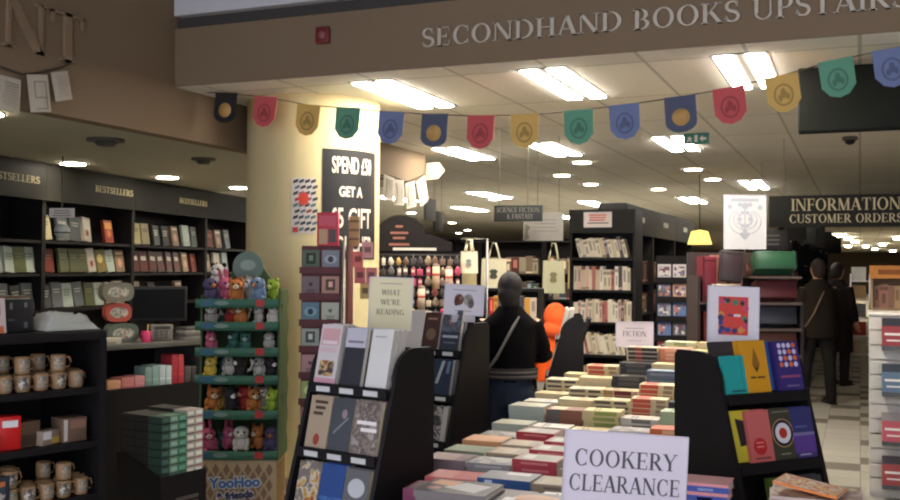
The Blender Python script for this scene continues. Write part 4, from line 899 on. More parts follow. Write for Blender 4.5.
dots = tuple(('e', .2+.2*i, .92-.13*j, .075, .08, (222, 110, 60) if (i+j) in (3, 5) and i != j else (214, 206, 226)) for i in range(4) for j in range(4))
shelfbook(UD, TD, .352, 0, 'purple book with a grid of white and orange dots, top row', dict(w=.128, h=.2, t=.022, col=(62, 48, 112), art=dots+(('r', .1, .26, .9, .31, (150, 76, 110)), ('r', .3, .08, .8, .11, (130, 110, 150)))), 2, g)
shelfbook(UD, TD, .06, 1, 'yellow and black book cut by the side panel, second row', dict(w=.11, h=.2, t=.02, col=(206, 190, 60), art=(('p', ((.3, .85), (1, .75), (1, .35), (.4, .3)), (44, 40, 40)),)), 1, g, dy=.025)
shelfbook(UD, TD, .135, 1, 'salmon pink book with a red disc, second row', dict(w=.118, h=.2, t=.02, col=(204, 104, 98), art=(('e', .42, .3, .28, .28, (190, 44, 44)), ('r', .26, .36, .58, .39, (226, 130, 120)), ('r', .26, .28, .58, .31, (226, 130, 120)), ('r', .15, .06, .8, .09, (120, 60, 60)))), 2, g)
shelfbook(UD, TD, .252, 1, 'dark olive book with a target of rings, second row', dict(w=.122, h=.2, t=.02, col=(66, 66, 50), art=(('e', .5, .52, .46, .46, (190, 150, 90)), ('e', .5, .52, .43, .43, (34, 32, 50)), ('e', .5, .52, .33, .33, (222, 216, 214)), ('e', .5, .52, .17, .17, (186, 56, 50)), ('r', .3, .1, .7, .125, (150, 146, 120)), ('r', .15, .93, .85, .95, (130, 126, 104)))), 2, g)
shelfbook(UD, TD, .36, 1, 'violet and blue book with a pale band, second row', dict(w=.115, h=.2, t=.02, col=(72, 60, 116), art=(('r', 0, .5, 1, 1, (58, 58, 108)), ('r', 0, .44, 1, .5, (130, 120, 160)), ('r', 0, .1, 1, .44, (96, 66, 140)), ('r', .15, .6, .7, .63, (100, 100, 150)), ('r', .2, .05, .7, .08, (176, 166, 190)))), 2, g)
shelfbook(UD, TD, .21, 2, 'green book low down, third row', dict(w=.125, h=.2, t=.02, col=(96, 120, 50)), 2, g)
shelfbook(UD, TD, .34, 2, 'dark grey book low down, third row', dict(w=.125, h=.2, t=.02, col=(66, 64, 66)), 2, g)

# ================================================================== small signs on stands
def card_sign(name, label, loc, th, w, h, roll, tilt, rows, col=(222, 212, 218), ink=(84, 80, 84), leg=0., extra=None):
    t = thing(name, label, 'sign', loc, th)
    X = Matrix.Translation((0, 0, leg)) @ R('Y', roll) @ R('X', -tilt)
    mb = MB(); mb.box((-w/2, 0, 0), (w/2, .003, h), M(col, .55, var=.02), X); mb.build('card', t)
    f = MB(); fm = M((206, 198, 206), .3)
    for a, b in (((-w/2-.004, -.004, -.004), (-w/2, .007, h+.004)), ((w/2, -.004, -.004), (w/2+.004, .007, h+.004)), ((-w/2, -.004, h), (w/2, .007, h+.004)), ((-w/2, -.004, -.004), (w/2, .007, 0))): f.box(a, b, fm, X)
    f.build('clear_holder', t)
    b = MB() if leg > 0 else None
    if b is None: pass
    elif leg > .06: b.tube([(0, .01, .01), (0, .01, leg)], .006, STEEL, 8); b.lathe([(.06, 0), (.06, .008), (.01, .012)], BLACK, 18)
    else: b.bbox((-w*.3, -.01, -.0), (w*.3, .07, max(.008, leg)), M((196, 190, 196), .3))
    if b: b.build('foot', t)
    if rows:
        mb = MB()
        for s, hh, z, ww in rows: serif(mb, s, hh, M(ink, .6), X @ Matrix.Translation((0, -.0005, z)), .001, 'c', fit(s, ww, hh))
        mb.build('lettering', t)
    if extra: g = MB(); extra(g, X); g.build('picture', t)
    return t
card_sign('table_sign', 'white sign reading COOKERY CLEARANCE standing on the front table', (-.738, 3.335, .732), math.radians(22.4), .41, .30, 3.6, 4, [('COOKERY', .056, .186, .345), ('CLEARANCE', .055, .103, .375)], leg=.012)
card_sign('table_sign', 'small white sign reading FICTION standing among the paperback stacks', (-1.355, 6.47, 1.085), math.radians(12), .235, .158, 0, 6, [('FICTION', .034, .066, .15)], leg=.012, ink=(96, 90, 96), extra=lambda g, X: (g.box((-.06, -.001, .115), (.06, 0, .121), M((170, 164, 168), .6), X), g.box((-.045, -.001, .035), (.045, 0, .04), M((176, 170, 174), .6), X)))
card_sign('table_sign', "cream sign reading WHAT WE'RE READING above the nearest display unit", (-1.945, 4.035, 1.272), math.radians(16), .192, .232, 1.5, 5, [('WHAT', .024, .155, .085), ("WE'RE", .024, .112, .09), ('READING', .024, .068, .125)], col=(226, 214, 172), ink=(120, 110, 90), leg=.05, extra=lambda g, X: g.box((-.05, -.001, .205), (.05, 0, .209), M((176, 164, 130), .6), X))
def pets(g, X):
    a = lambda c, r, col: g.prism([(c[0]+r[0]*math.cos(2*PI*q/18), c[1]+r[1]*math.sin(2*PI*q/18)) for q in range(18)], 'y', -.0015, 0, M(col, .6), X)
    a((-.03, .09), (.028, .034), (120, 76, 60)); a((-.045, .075), (.014, .024), (96, 56, 46)); a((.025, .09), (.03, .036), (176, 170, 160)); a((.04, .07), (.02, .03), (110, 108, 108)); a((-.022, .10), (.01, .01), (206, 196, 186)); a((.018, .10), (.012, .012), (206, 204, 198))
    g.box((-.07, -.001, .145), (.07, 0, .151), M((176, 170, 176), .6), X); g.box((-.05, -.001, .02), (.05, 0, .026), M((176, 170, 176), .6), X)
card_sign('table_sign', 'white framed sign with a picture of two animals over the middle unit', (-2.20, 5.58, 1.275), math.radians(22), .235, .178, 3, 5, [], col=(222, 218, 226), leg=.045, extra=pets)
def splash(g, X):
    g.box((-.062, -.0012, .045), (.062, 0, .205), M((206, 60, 44), .5), X)
    rr = random.Random(3)
    for k in range(26):
        s = k % 4; u = rr.uniform(-.055, .055); v = rr.uniform(.05, .2)
        c = [(u, .055+rr.uniform(0, .018)), (u, .195-rr.uniform(0, .016)), (-.055+rr.uniform(0, .008), v), (.055-rr.uniform(0, .008), v)][s]
        cc = [(40, 60, 120), (36, 34, 44), (210, 130, 60), (60, 120, 90), (60, 44, 90), (196, 60, 90)][k % 6]; r = rr.uniform(.006, .014)
        g.prism([(c[0]+r*math.cos(2*PI*q/8+k), c[1]+r*1.1*math.sin(2*PI*q/8+k)) for q in range(8)], 'y', -.0018-.00003*k, -.001, M(cc, .5), X)
    g.box((-.025, -.0022, .122), (-.002, 0, .132), M((110, 50, 90), .5), X); g.box((.002, -.0022, .122), (.03, 0, .132), M((226, 206, 206), .5), X)
card_sign('table_sign', 'white framed red poster with coloured splashes above the teal and yellow books', (-.492, 4.315, 1.27), math.radians(22), .208, .245, 2, 4, [], col=(222, 214, 214), leg=.012, extra=splash)

# ================================================================== book tables
def table(label, x0, x1, y0, y1, h, name='book_table'):
    t = thing(name, label, 'table', (x0, y0, 0)); w, d = x1-x0, y1-y0
    MB().bbox((0, 0, h-.035), (w, d, h), BLACK).build('table_top', t)
    MB().box((.03, .03, .0), (w-.03, d-.03, .02), BLACK2).box((.03, .03, h-.30), (w-.03, .045, h-.035), BLACK2).box((.03, d-.045, h-.30), (w-.03, d-.03, h-.035), BLACK2).box((.03, .045, h-.3), (.045, d-.045, h-.035), BLACK2).box((w-.045, .045, h-.3), (w-.03, d-.045, h-.035), BLACK2).build('apron', t)
    for x in (.03, w-.09):
        for y in (.03, d-.09): MB().box((x, y, .02), (x+.06, y+.06, h-.035), BLACK).build('leg', t)
    return t
TH = .70
table('black table holding the cookery clearance books at the front', -1.64, .12, 2.95, 3.70, TH)
table('black table holding the fiction paperback stacks', -1.79, -.752, 3.95, 6.70, TH)
table('narrow black table filling the gap before the fiction table', -1.64, -.62, 3.705, 3.94, TH)
def riser(label, x0, x1, y0, y1, z0, z1):
    t = thing('table_riser', label, 'riser', (x0, y0, z0)); w, d, h = x1-x0, y1-y0, z1-z0
    MB().box((0, 0, h-.015), (w, d, h), BLACK).build('top', t); m = MB().box((0, 0, 0), (w, .012, h-.015), BLACK2).box((0, d-.012, 0), (w, d, h-.015), BLACK2).box((0, .012, 0), (.012, d-.012, h-.015), BLACK2).box((w-.012, .012, 0), (w, d-.012, h-.015), BLACK2); m.build('skirt', t)
riser('lower black riser under the middle rows of the fiction table', -1.785, -.757, 5.13, 5.86, TH+.001, .76)
riser('upper black riser under the back rows of the fiction table', -1.785, -.757, 5.87, 6.69, TH+.001, .84)
def S(col, h=.2, w=.13, t=.03, spine=(), art=(), page=None, hard=False): return dict(w=w, h=h, t=t, col=col, spine=spine, art=art, page=page, hard=hard)
LK = {
 'cream': S((214, 196, 150), t=.026, spine=(('s', .2, .5, (150, 120, 90)),), art=titled((150, 110, 80))),
 'cream with red patch': S((216, 198, 156), t=.026, spine=(('s', .45, .95, .1, .9, (200, 80, 56)), ('s', .05, .3, (160, 130, 100))), art=(('r', .1, .5, .9, .9, (200, 80, 56)),)),
 'black spined': S((52, 50, 52), t=.03, spine=(('s', .2, .8, (96, 90, 84)),), art=titled((170, 160, 140))),
 'black, red and white': S((206, 190, 160), t=.026, spine=(('s', .02, .5, .1, .9, (52, 48, 48)), ('s', .5, .72, .1, .9, (150, 52, 46)), ('s', .72, .95, .1, .9, (70, 62, 58))), art=titled((60, 40, 40))),
 'slate blue': S((86, 98, 118), t=.04, spine=(('s', .1, .9, .3, .7, (120, 130, 146)),), art=(('r', .1, .3, .9, .9, (120, 136, 150)),)),
 'pale green': S((204, 204, 160), t=.026, spine=(('s', .3, .7, (150, 160, 104)),), art=titled((110, 130, 80))),
 'salmon': S((206, 130, 100), t=.026, spine=(('s', .2, .8, (226, 170, 140)),), art=titled((150, 60, 50))),
 'yellow-cream': S((222, 206, 150), t=.028, spine=(('s', .1, .7, (150, 160, 80)),), art=titled((120, 120, 60))),
 'white': S((212, 204, 190), t=.028, page=PAGEW, spine=(('s', .2, .7, (130, 124, 116)),), art=titled((120, 110, 110))),
 'dark red and white': S((206, 186, 150), t=.028, spine=(('s', .0, .12, .05, .95, (190, 150, 140)), ('s', .18, .68, .05, .95, (110, 36, 40)), ('s', .72, 1., .05, .95, (170, 140, 80))), art=titled((110, 36, 40))),
 'lettered cream': S((218, 202, 160), t=.028, spine=(('s', .05, .4, .25, .75, (72, 66, 62)), ('s', .5, .95, .25, .75, (90, 82, 76))), art=titled((90, 80, 70))),
 'light mint': S((180, 196, 160), t=.034, hard=True, page=PAGEW, art=titled((90, 130, 90))),
 'brown rounded': S((146, 92, 70), t=.04, spine=(('s', .62, .98, .05, .95, (104, 96, 96)),), art=(('r', .1, .5, .9, .9, (206, 190, 150)),)),
 'teal edged grey': S((168, 176, 164), t=.045, h=.23, w=.16, hard=True, page=PAGEW, art=(('r', .05, .1, .95, .95, (196, 190, 170)),)),
 'crimson': S((176, 56, 68), t=.03, h=.21, w=.15, page=PAGEW, spine=(('s', .2, .8, .3, .6, (206, 120, 120)),), art=(('r', .04, .04, .96, .96, (170, 158, 150)), ('r', .2, .6, .8, .85, (206, 196, 186)))),
 'orange': S((216, 110, 56), t=.028, spine=(('s', .2, .7, (236, 190, 150)),), art=(('r', .1, .2, .9, .6, (206, 90, 70)),)),
 'mauve': S((142, 120, 124), t=.032, h=.22, w=.16, page=PAGEW, art=(('r', .05, .3, .95, .95, (176, 150, 146)),)),
 'taupe': S((164, 146, 124), t=.032, h=.22, w=.16, page=PAGEW, spine=(('s', .2, .8, .3, .6, (130, 116, 104)),), art=(('r', .1, .4, .9, .9, (190, 170, 140)),)),
 'blue spined': S((44, 82, 136), t=.034, h=.22, w=.16, page=PAGEW, spine=(('s', .72, .86, .2, .6, (196, 206, 220)),), art=(('r', 0, 0, .97, 1, (140, 138, 144)), ('r', .6, .15, .9, .6, (206, 200, 196)))),
 'sage': S((140, 150, 126), t=.03, h=.22, w=.16, page=PAGEW, art=(('r', .05, .1, .95, .95, (150, 160, 136)),)),
 'peach': S((216, 160, 120), t=.024, h=.23, w=.17, page=PAGEW, art=(('r', .1, .1, .9, .9, (226, 176, 140)),)),
 'rose': S((196, 90, 92), t=.026, h=.22, w=.16, page=PAGEW, art=(('r', .05, .5, .95, .95, (206, 120, 116)),)),
 'grey': S((150, 144, 144), t=.03, h=.22, w=.16, page=PAGEW, spine=(('s', .2, .8, .3, .6, (190, 186, 182)),), art=(('r', .1, .1, .9, .9, ph((150, 144, 142), (190, 180, 172), (120, 116, 116), s=18)),)),
 'purple-red': S((140, 60, 92), t=.026, h=.22, w=.16, page=PAGEW, art=(('r', .05, .1, .95, .95, (150, 130, 130)),)),
 'pink': S((214, 140, 140), t=.03, h=.17, w=.14, page=PAGEW, hard=True, spine=(('s', 0, 1, .3, .95, (60, 76, 146)), ('s', .3, .6, .5, .8, (150, 170, 206))), art=(('r', .05, .05, .95, .95, (206, 150, 150)),)),
 'black gloss': S((46, 44, 46), t=.03, spine=(('s', .2, .8, .3, .7, (130, 120, 110)),), art=titled((190, 176, 140))),
}
COLX = [-1.68, -1.475, -1.27, -1.065, -.86]
ROWS = [ # y, base, [(look, top height, spine to the aisle?) per column], name of row
 (6.56, .84, [None, ('cream', .93, 0), None, ('pale green', 1.13, 1), ('cream', 1.12, 0)], 'back row'),
 (6.36, .84, [('cream', .92, 0), ('cream', .98, 0), ('black, red and white', 1.09, 1), ('salmon', 1.10, 1), ('yellow-cream', 1.10, 0)], 'second row from the back'),
 (6.16, .84, [('lettered cream', .90, 0), ('cream with red patch', .985, 1), ('black spined', 1.03, 1), ('cream', 1.01, 0), ('pale green', 1.04, 1)], 'third row from the back'),
 (5.96, .84, [('lettered cream', .92, 1), ('cream', .95, 0), ('black spined', .965, 1), ('slate blue', .985, 1), ('white', .97, 1)], 'fourth row from the back'),
 (5.74, .76, [('cream', .87, 0), ('lettered cream', .90, 1), ('dark red and white', .905, 1), ('cream with red patch', .93, 1), ('white', .93, 1)], 'row below the upper riser'),
 (5.52, .76, [('white', .845, 0), ('cream', .865, 0), ('lettered cream', .87, 1), ('cream with red patch', .895, 1), ('black gloss', .88, 1)], 'second row below the upper riser'),
 (5.28, .76, [('teal edged grey', .85, 1), ('brown rounded', .84, 1), ('yellow-cream', .845, 1), ('white', .83, 1), ('light mint', .86, 1)], 'lowest row on the lower riser'),
 (5.02, .70, [('teal edged grey', .79, 1), ('white', .785, 1), ('cream', .79, 1), ('grey', .79, 1), ('orange', .82, 1)], 'row just before the risers'),
 (4.80, .70, [('grey', .76, 1), ('crimson', .79, 1), ('crimson', .77, 1), ('white', .78, 1), ('grey', .80, 1)], 'row behind the crimson stacks'),
 (4.58, .70, [('peach', .76, 1), ('taupe', .765, 1), ('crimson', .79, 1), ('white', .765, 1), ('grey', .79, 1)], 'row of the crimson stacks'),
 (4.36, .70, [('sage', .755, 1), ('taupe', .76, 1), ('crimson', .79, 1), ('grey', .76, 1), ('white', .78, 1)], 'row in front of the crimson stacks'),
 (4.12, .70, [('mauve', .75, 1), ('grey', .76, 1), ('crimson', .80, 1), ('taupe', .765, 1), ('mauve', .77, 1)], 'second row from the front table'),
]
CP = ['far-left', 'mid-left', 'central', 'mid-right', 'far-right']
def add_stack(x, y, z, look, n, spine_out, desc, group, pitch=.215, jit=1., bname='stacked_book'):
    sp = dict(LK[look]); 
    if sp['h'] > pitch-.005 : sp['h'] = pitch-.005
    for k in range(n):
        L = lying(sp['h'], sp['w'], sp['t'], 0 if spine_out else 180)
        nm = look if look.split()[-1] in ('cookbook', 'magazine') or look.endswith('food book') or 'cookbook' in look else look+' book'
        book(f"{nm}, {ORD[n-1-k]} down {desc}", (x+random.uniform(-.004, .004)*jit, y+random.uniform(-.005, .005)*jit, z+.001+k*sp['t']+.0006*k), random.uniform(-.03, .03)*jit, L, sp, group, bname)
for ri, (y, base, cols, rn) in enumerate(ROWS):
    for c, e in enumerate(cols):
        if not e: continue
        look, top, so = e; n = max(1, round((top-base)/LK[look]['t']))
        wy = LK[look]['w']
        add_stack(COLX[c], y, base, look, n, so, f"in {CP[c]} stack, {ORD[ri]} fiction row from back", 'book stacks on the fiction table', .203)
# cookery clearance stacks on the front table
big = lambda c, art, t=.022: S(c, t=t, h=.27, w=.21, art=art, page=PAGEW, hard=True)
LK['photo cookbook with white and peach shapes'] = big((120, 112, 108), (('r', 0, 0, 1, 1, (104, 98, 98)), ('p', ((.15, .2), (.7, .1), (.85, .5), (.4, .7)), (206, 200, 200)), ('p', ((.5, .6), (.9, .55), (.95, .9), (.6, .95)), (222, 160, 120)), ('e', .3, .8, .12, .12, (206, 140, 130))))
LK['grey cookbook with a peach dish'] = big((140, 130, 126), (('e', .55, .5, .3, .4, (216, 160, 130)), ('r', .1, .75, .5, .9, (226, 220, 214))))
LK['taupe cookbook'] = big((150, 134, 116), (('e', .5, .45, .35, .3, (196, 176, 150)), ('r', .2, .8, .8, .9, (206, 196, 186))))
LK['rose cookbook'] = big((196, 110, 110), (('e', .5, .5, .3, .3, (226, 200, 180)),))
F = [(-1.53, 3.815, 'rose', 2), (-1.30, 3.815, 'blue spined', 2), (-1.07, 3.815, 'taupe', 2), (-.84, 3.815, 'grey', 2), (-1.52, 3.585, 'purple-red', 2), (-1.28, 3.585, 'grey cookbook with a peach dish', 2), (-1.0, 3.585, 'white', 2), (-.76, 3.585, 'grey', 2), 
     (-1.33, 3.35, 'photo cookbook with white and peach shapes', 5), (-1.055, 3.37, 'grey cookbook with a peach dish', 4),
     (-.49, 3.50, 'pink', 6), (-1.50, 3.10, 'taupe cookbook', 2), (-1.2, 3.10, 'rose cookbook', 2), (-.9, 3.06, 'taupe cookbook', 1), (-.6, 3.06, 'rose cookbook', 1)]
FD = ['at the left of the strip before the fiction table', 'in the strip before the fiction table', 'third along the strip before the fiction table', 'at the right of the strip before the fiction table', 'at back left of the cookery table', 'in second back stack of the cookery table', 'just behind the clearance sign', 'behind the clearance sign at its right', 'nearest the reading display', 'left of the clearance sign', 'beside the display panel, right of the sign', 'at front left of the cookery table', 'in second front stack of the cookery table', 'before the clearance sign', 'before the clearance sign, at right']
for (x, y, lk, n), d in zip(F, FD): add_stack(x, y, TH, lk, n, 1, d, 'cookery clearance books', .28, 1., 'cookbook')
LK['orange picture magazine'] = S((222, 130, 60), t=.008, h=.28, w=.21, art=(('r', .02, .02, .98, .98, ph((230, 160, 70), (240, 210, 130), (210, 84, 50), (242, 232, 200), (226, 150, 80), s=22)),), page=PAGEW)
LK['pale food magazine'] = S((196, 176, 164), t=.01, h=.28, w=.21, art=(('r', .02, .02, .98, .98, ph((206, 196, 186), (176, 150, 140), (150, 110, 100), (210, 190, 150), s=12)),), page=PAGEW)
LK['white food book'] = S((206, 200, 196), t=.02, h=.27, w=.2, art=(('e', .5, .5, .35, .35, (206, 150, 120)), ('r', .1, .85, .9, .95, (150, 130, 120))), page=PAGEW)
for x, y, lk, n, d, z in [(-.12, 3.46, 'white food book', 7, 'at the right end of the cookery table', TH), (-.13, 3.45, 'pale food magazine', 3, 'on top of the white food books', TH+.147), (-.40, 3.22, 'pale food magazine', 9, 'right of the clearance sign, beside the white food books', TH), (-.07, 3.16, 'pale food magazine', 10, 'at the front right corner of the cookery table', TH)]:
    add_stack(x, y, z, lk, n, 1, d, 'food magazines by the clearance sign', .29, 3, 'food_magazine')
book('orange picture magazine tilted on top of the food books', (-.15, 3.44, TH+.20), -.2, R('Y', 8) @ lying(.2, .15, .008), dict(LK['orange picture magazine'], h=.2, w=.15), 'food magazines by the clearance sign')

# ================================================================== tall paperback bookcase and the stock behind it
def spine_book(w, h, d, col, kind):
    key = ('sp', w, h, d, tuple(col), kind)
    if key in _bk: return _bk[key]
    m = M(col, .5, var=.05); mb = MB().box((-w/2, 0, 0), (w/2, d, h-.002), m).box((-w/2+.0015, .004, h-.002), (w/2-.0015, d, h), PAGE)
    dk = M(tuple(v*.72 for v in col) if sum(col) > 330 else tuple(min(255, v*1.8+30) for v in col), .6)
    if kind == 1: mb.box((-w/2*.5, -.0008, h*.35), (w/2*.5, 0, h*.85), dk)
    elif kind == 2: mb.box((-w/2, -.0008, h*.75), (w/2, 0, h*.9), dk).box((-w/2*.4, -.0008, h*.2), (w/2*.4, 0, h*.6), dk)
    elif kind == 3: mb.box((-w/2, -.0008, h*.03), (w/2, 0, h*.12), dk)
    _bk[key] = mb.mesh('spine_book'); return _bk[key]
NMC = [((234, 224, 200), 'cream'), ((226, 214, 186), 'buff'), ((240, 234, 222), 'white'), ((222, 186, 172), 'pink'), ((214, 196, 164), 'straw'), ((96, 84, 80), 'dark'), ((190, 120, 110), 'red'), ((236, 226, 206), 'ivory'), ((238, 230, 214), 'pale'), ((230, 218, 194), 'parchment')]
def spine_row(o, th, x0, x1, y, z, hmax, desc, group, pal, lean=0., wr=(.02, .034), cat='book', depth=.13):
    x = x0; n = 0
    while True:
        w = random.choice([wr[0], (wr[0]+wr[1])/2, wr[1]]); h = hmax*random.choice([.86, .93, 1.0])
        lw = w/math.cos(math.radians(lean))
        if x+lw > x1 or n >= len(ORD): break
        c, nm = random.choice(pal); k = random.randint(0, 3)
        p = off(o, th, x+w/2+(0 if lean >= 0 else 0), y+random.uniform(0, .012), z+.001)
        t = put(spine_book(w, h, depth, c, k), 'shelved_book')
        sh = math.tan(math.radians(lean))*0
        L = R('Y', -lean); at(t, p, th, L) if lean else at(t, p, th)
        if lean: t.matrix_world = Matrix.Translation((0, 0, abs(math.sin(math.radians(lean)))*w/2)) @ t.matrix_world
        tag(t, f'{nm} spine, {ORD[n]} from left {desc}', cat, group)
        x += lw+.0012; n += 1
TB = (-2.70, 9.75, 0)
tb = shelfcase(TB, 0, 0, .665, [.10, .42, .745, 1.07, 1.39, 1.71], 2.19, .34, 'tall_bookcase', 'tall black bookcase of pale paperback spines with a white sign on its header', header=(1.955, 2.19, '', .05, .3, .3))
t = card_sign('shelf_sign', 'white sign with red print on the header of the tall bookcase', (-2.405, 9.715, 2.015), 0, .275, .145, 0, 0, [], leg=.0, col=(222, 210, 200), extra=lambda g, X: (lines(g, -.09, .09, .125, 3, .025, .015, M((206, 120, 110), .6), -.0015), lines(g, -.11, .11, .045, 1, .03, .012, M((110, 104, 100), .6), -.0015)))
for i, (z, h, lean, nm) in enumerate([(1.71, .21, 14, 'top'), (1.39, .235, 0, 'second'), (1.07, .225, 0, 'third'), (.745, .22, 12, 'fourth'), (.42, .22, 0, 'fifth')]):
    spine_row(TB, 0, .09 if lean else .035, .625 if lean else .635, .03, z, h, f'on the {nm} shelf of the tall paperback bookcase', 'spines in the tall paperback bookcase', NMC if i else [NMC[0], NMC[1], NMC[4], NMC[7], NMC[0], NMC[7], NMC[5]], lean, (.028, .044))
DARKP = [((96, 52, 46), 'dark red'), ((60, 52, 50), 'black'), ((110, 84, 64), 'brown'), ((76, 84, 90), 'slate'), ((130, 110, 90), 'fawn'), ((64, 76, 62), 'dark green')]
for k in range(3):
    o = (-2.28, 10.45+1.5*k, 0)
    cs = shelfcase(o, PI/2, 0, 1.49, [.4, .75, 1.10, 1.45], 2.30, .3, 'aisle_bookcase', f'dark bookcase with a green header in the row behind the tall paperbacks, {ORD[k]} along', header=(1.98, 2.28, '', .05, .3, .3), group=None)
    for r, z in enumerate((1.45, 1.10)):
        spine_row(o, PI/2, .04, 1.45, .04, z, .24, f'on {["top", "second"][r]} shelf of the {ORD[k]} green-header bookcase', 'spines in the green-header bookcases', DARKP, 0, (.09, .13))
    MB().box((.55, -.024, 2.12), (.87, -.02, 2.18), M((170, 168, 150), .6)).build('header_label', cs, 'small pale header label')
# postcard rack
PO = (-1.66, 8.84, 0); PT = math.radians(12)
t = thing('postcard_rack', 'black rack of colourful cards behind the fiction stacks', 'card rack', PO, PT)
MB().box((0, .06, .3), (.40, .075, 1.72), BLACK2).build('back_panel', t); MB().box((.17, .08, 0), (.23, .12, 1.72), BLACK).build('post', t); MB().bbox((.0, -.05, 0), (.40, .3, .03), BLACK).build('base', t)
PZ = [.82, .99, 1.16, 1.33, 1.50]
for z in PZ: MB().box((-.005, 0, z-.02), (.405, .06, z), BLACK).box((-.005, -.006, z-.02), (.405, 0, z+.03), BLACK2).build('card_shelf', t)
PC = [((190, 84, 76), 'red'), ((206, 196, 190), 'white'), ((96, 120, 166), 'blue'), ((150, 90, 84), 'brick'), ((130, 140, 160), 'pale blue'), ((196, 150, 120), 'peach'), ((90, 90, 96), 'grey')]
for r, z in enumerate(PZ):
    for c in range(3):
        cc, nm = PC[(r*2+c*3+(r*c)) % 7]
        o = thing('postcard', f'{nm} card in the {["left", "middle", "right"][c]} column, {ORD[4-r]} row from top of the black card rack', 'card', off(PO, PT, .07+.13*c, .02, z), PT, 'cards on the black rack', R('X', -5))
        MB().box((-.057, 0, 0), (.057, .003, .145), M(cc, .5)).build('card_front', o)
        MB().box((-.045, -.001, .04), (.045, 0, .125), mottle([cc, (206, 200, 196), (110, 70, 76), (96, 110, 150), (190, 120, 90)][:4+(r+c) % 2], 40, kind='vor')).build('picture', o)
# left back: dark bookcases with tote bags hung in front
for k in range(4):
    o = (-6.5+.90*k, 12.5, 0)
    shelfcase(o, 0, 0, .89, [.5, .85, 1.2, 1.53], 1.98+.03*(k % 2), .32, 'back_bookcase', f'black bookcase at the back left, {ORD[k]} behind the tote bags', col=BLACK2, group=None)
    for r, z in enumerate((1.53, 1.2)):
        spine_row(o, 0, .04, .86, .03, z, .23, f'on {["top", "second", "third"][r]} shelf of the {ORD[k]} back left bookcase', 'spines in the back left bookcases', DARKP+[((170, 156, 130), 'tan')], 0, (.075, .11))
def tote(label, loc, th, w, h, col, logo):
    t = thing('hanging_tote_bag', label, 'bag', loc, th)
    mb = MB(); n = 10; vs = []; fs = []
    for s in (-1, 1):
        for j in range(n+1):
            for i in range(n+1):
                u, v = i/n-.5, j/n; b = .03*(1-(2*u)**2)*(1-v*.75)
                vs.append((u*w*(1-.08*v), s*b, v*h))
    for s in (0, 1):
        for j in range(n):
            for i in range(n):
                a = s*(n+1)**2+j*(n+1)+i; q = (a, a+1, a+n+2, a+n+1); fs.append(q if s == 0 else q[::-1])
    mb.add(vs, fs, M(col, .9, var=.08), None, True); mb.build('canvas_body', t)
    for y in (-.008, .008): MB().tube([(-w*.22, y, h*.97), (-w*.15, y, h*1.25), (-.02, y, h*1.52), (.02, y, h*1.52), (.15*w, y, h*1.25), (.22*w, y, h*.97)], .011, M(tuple(min(255, v*1.08) for v in col), .9), 6).build('handle', t)
    if logo:
        g = MB(); pts = [(w*.18*math.cos(2*PI*k/12)*(1 if k % 2 else .55), h*.48+h*.2*math.sin(2*PI*k/12)*(1 if k % 3 else .7)) for k in range(12)]; g.prism(pts, 'y', -.033, -.012, M(logo, .8)); g.build('print', t)
rk = thing('bag_rail', 'dark rail carrying the hanging tote bags in front of the back left bookcases', 'rail', (-4.75, 11.75, 0))
MB().tube([(0, 0, 0), (0, 0, 1.93), (1.85, 0, 1.93), (1.85, 0, 0)], .012, BLACK, 8).build('frame', rk)
tote('cream tote bag with a dark print hanging above the woman', (-4.22, 11.74, 1.35), .1, .34, .37, (206, 196, 166), (70, 72, 60))
tote('cream tote bag hanging left of the printed tote', (-4.55, 11.72, 1.37), -.2, .24, .36, (176, 160, 120), None)
tote('olive cream tote bag hanging beside the tall paperback bookcase', (-3.45, 11.74, 1.30), .1, .28, .40, (178, 174, 144), (120, 116, 84))
tote('narrow tan tote bag hanging against the tall paperback bookcase', (-3.15, 11.72, 1.36), .6, .24, .36, (170, 150, 104), None)
tote('small cream and blue tote hanging beside the gift rack', (-2.80, 7.22, 1.56), .2, .14, .17, (206, 194, 164), (120, 128, 124))
tag(MB().tube([(-2.66, 7.24, .0), (-2.66, 7.24, 1.825), (-2.86, 7.20, 1.825)], .01, STEEL, 8).build('bag_stand'), 'thin metal stand holding the small tote beside the gift rack', 'stand')
# low shelf of bright books between the middle unit and the woman
o = (-3.12, 8.45, 0)
shelfcase(o, .2, 0, .5, [.5, .85, 1.15], 1.42, .3, 'low_bookcase', 'low dark bookcase of bright books beyond the middle display unit')
spine_row(o, .2, .03, .47, .03, 1.15, .2, 'on the top shelf of the low bookcase', 'spines in the low bookcase', [((190, 50, 44), 'red'), ((206, 150, 60), 'amber'), ((206, 190, 170), 'cream'), ((60, 60, 70), 'dark')], 0, (.04, .06))
t = thing('pendant_lamp', 'yellow glowing lampshade far behind the poster of line art', 'lamp', (-1.95, 13.4, 1.93))
MB().lathe([(.16, 0), (.11, .17), (.02, .19)], emit((255, 206, 110), .8), 18, cap=False).build('shade', t); MB().tube([(0, 0, .19), (0, 0, .92)], .006, BLACK, 6).build('cord', t)

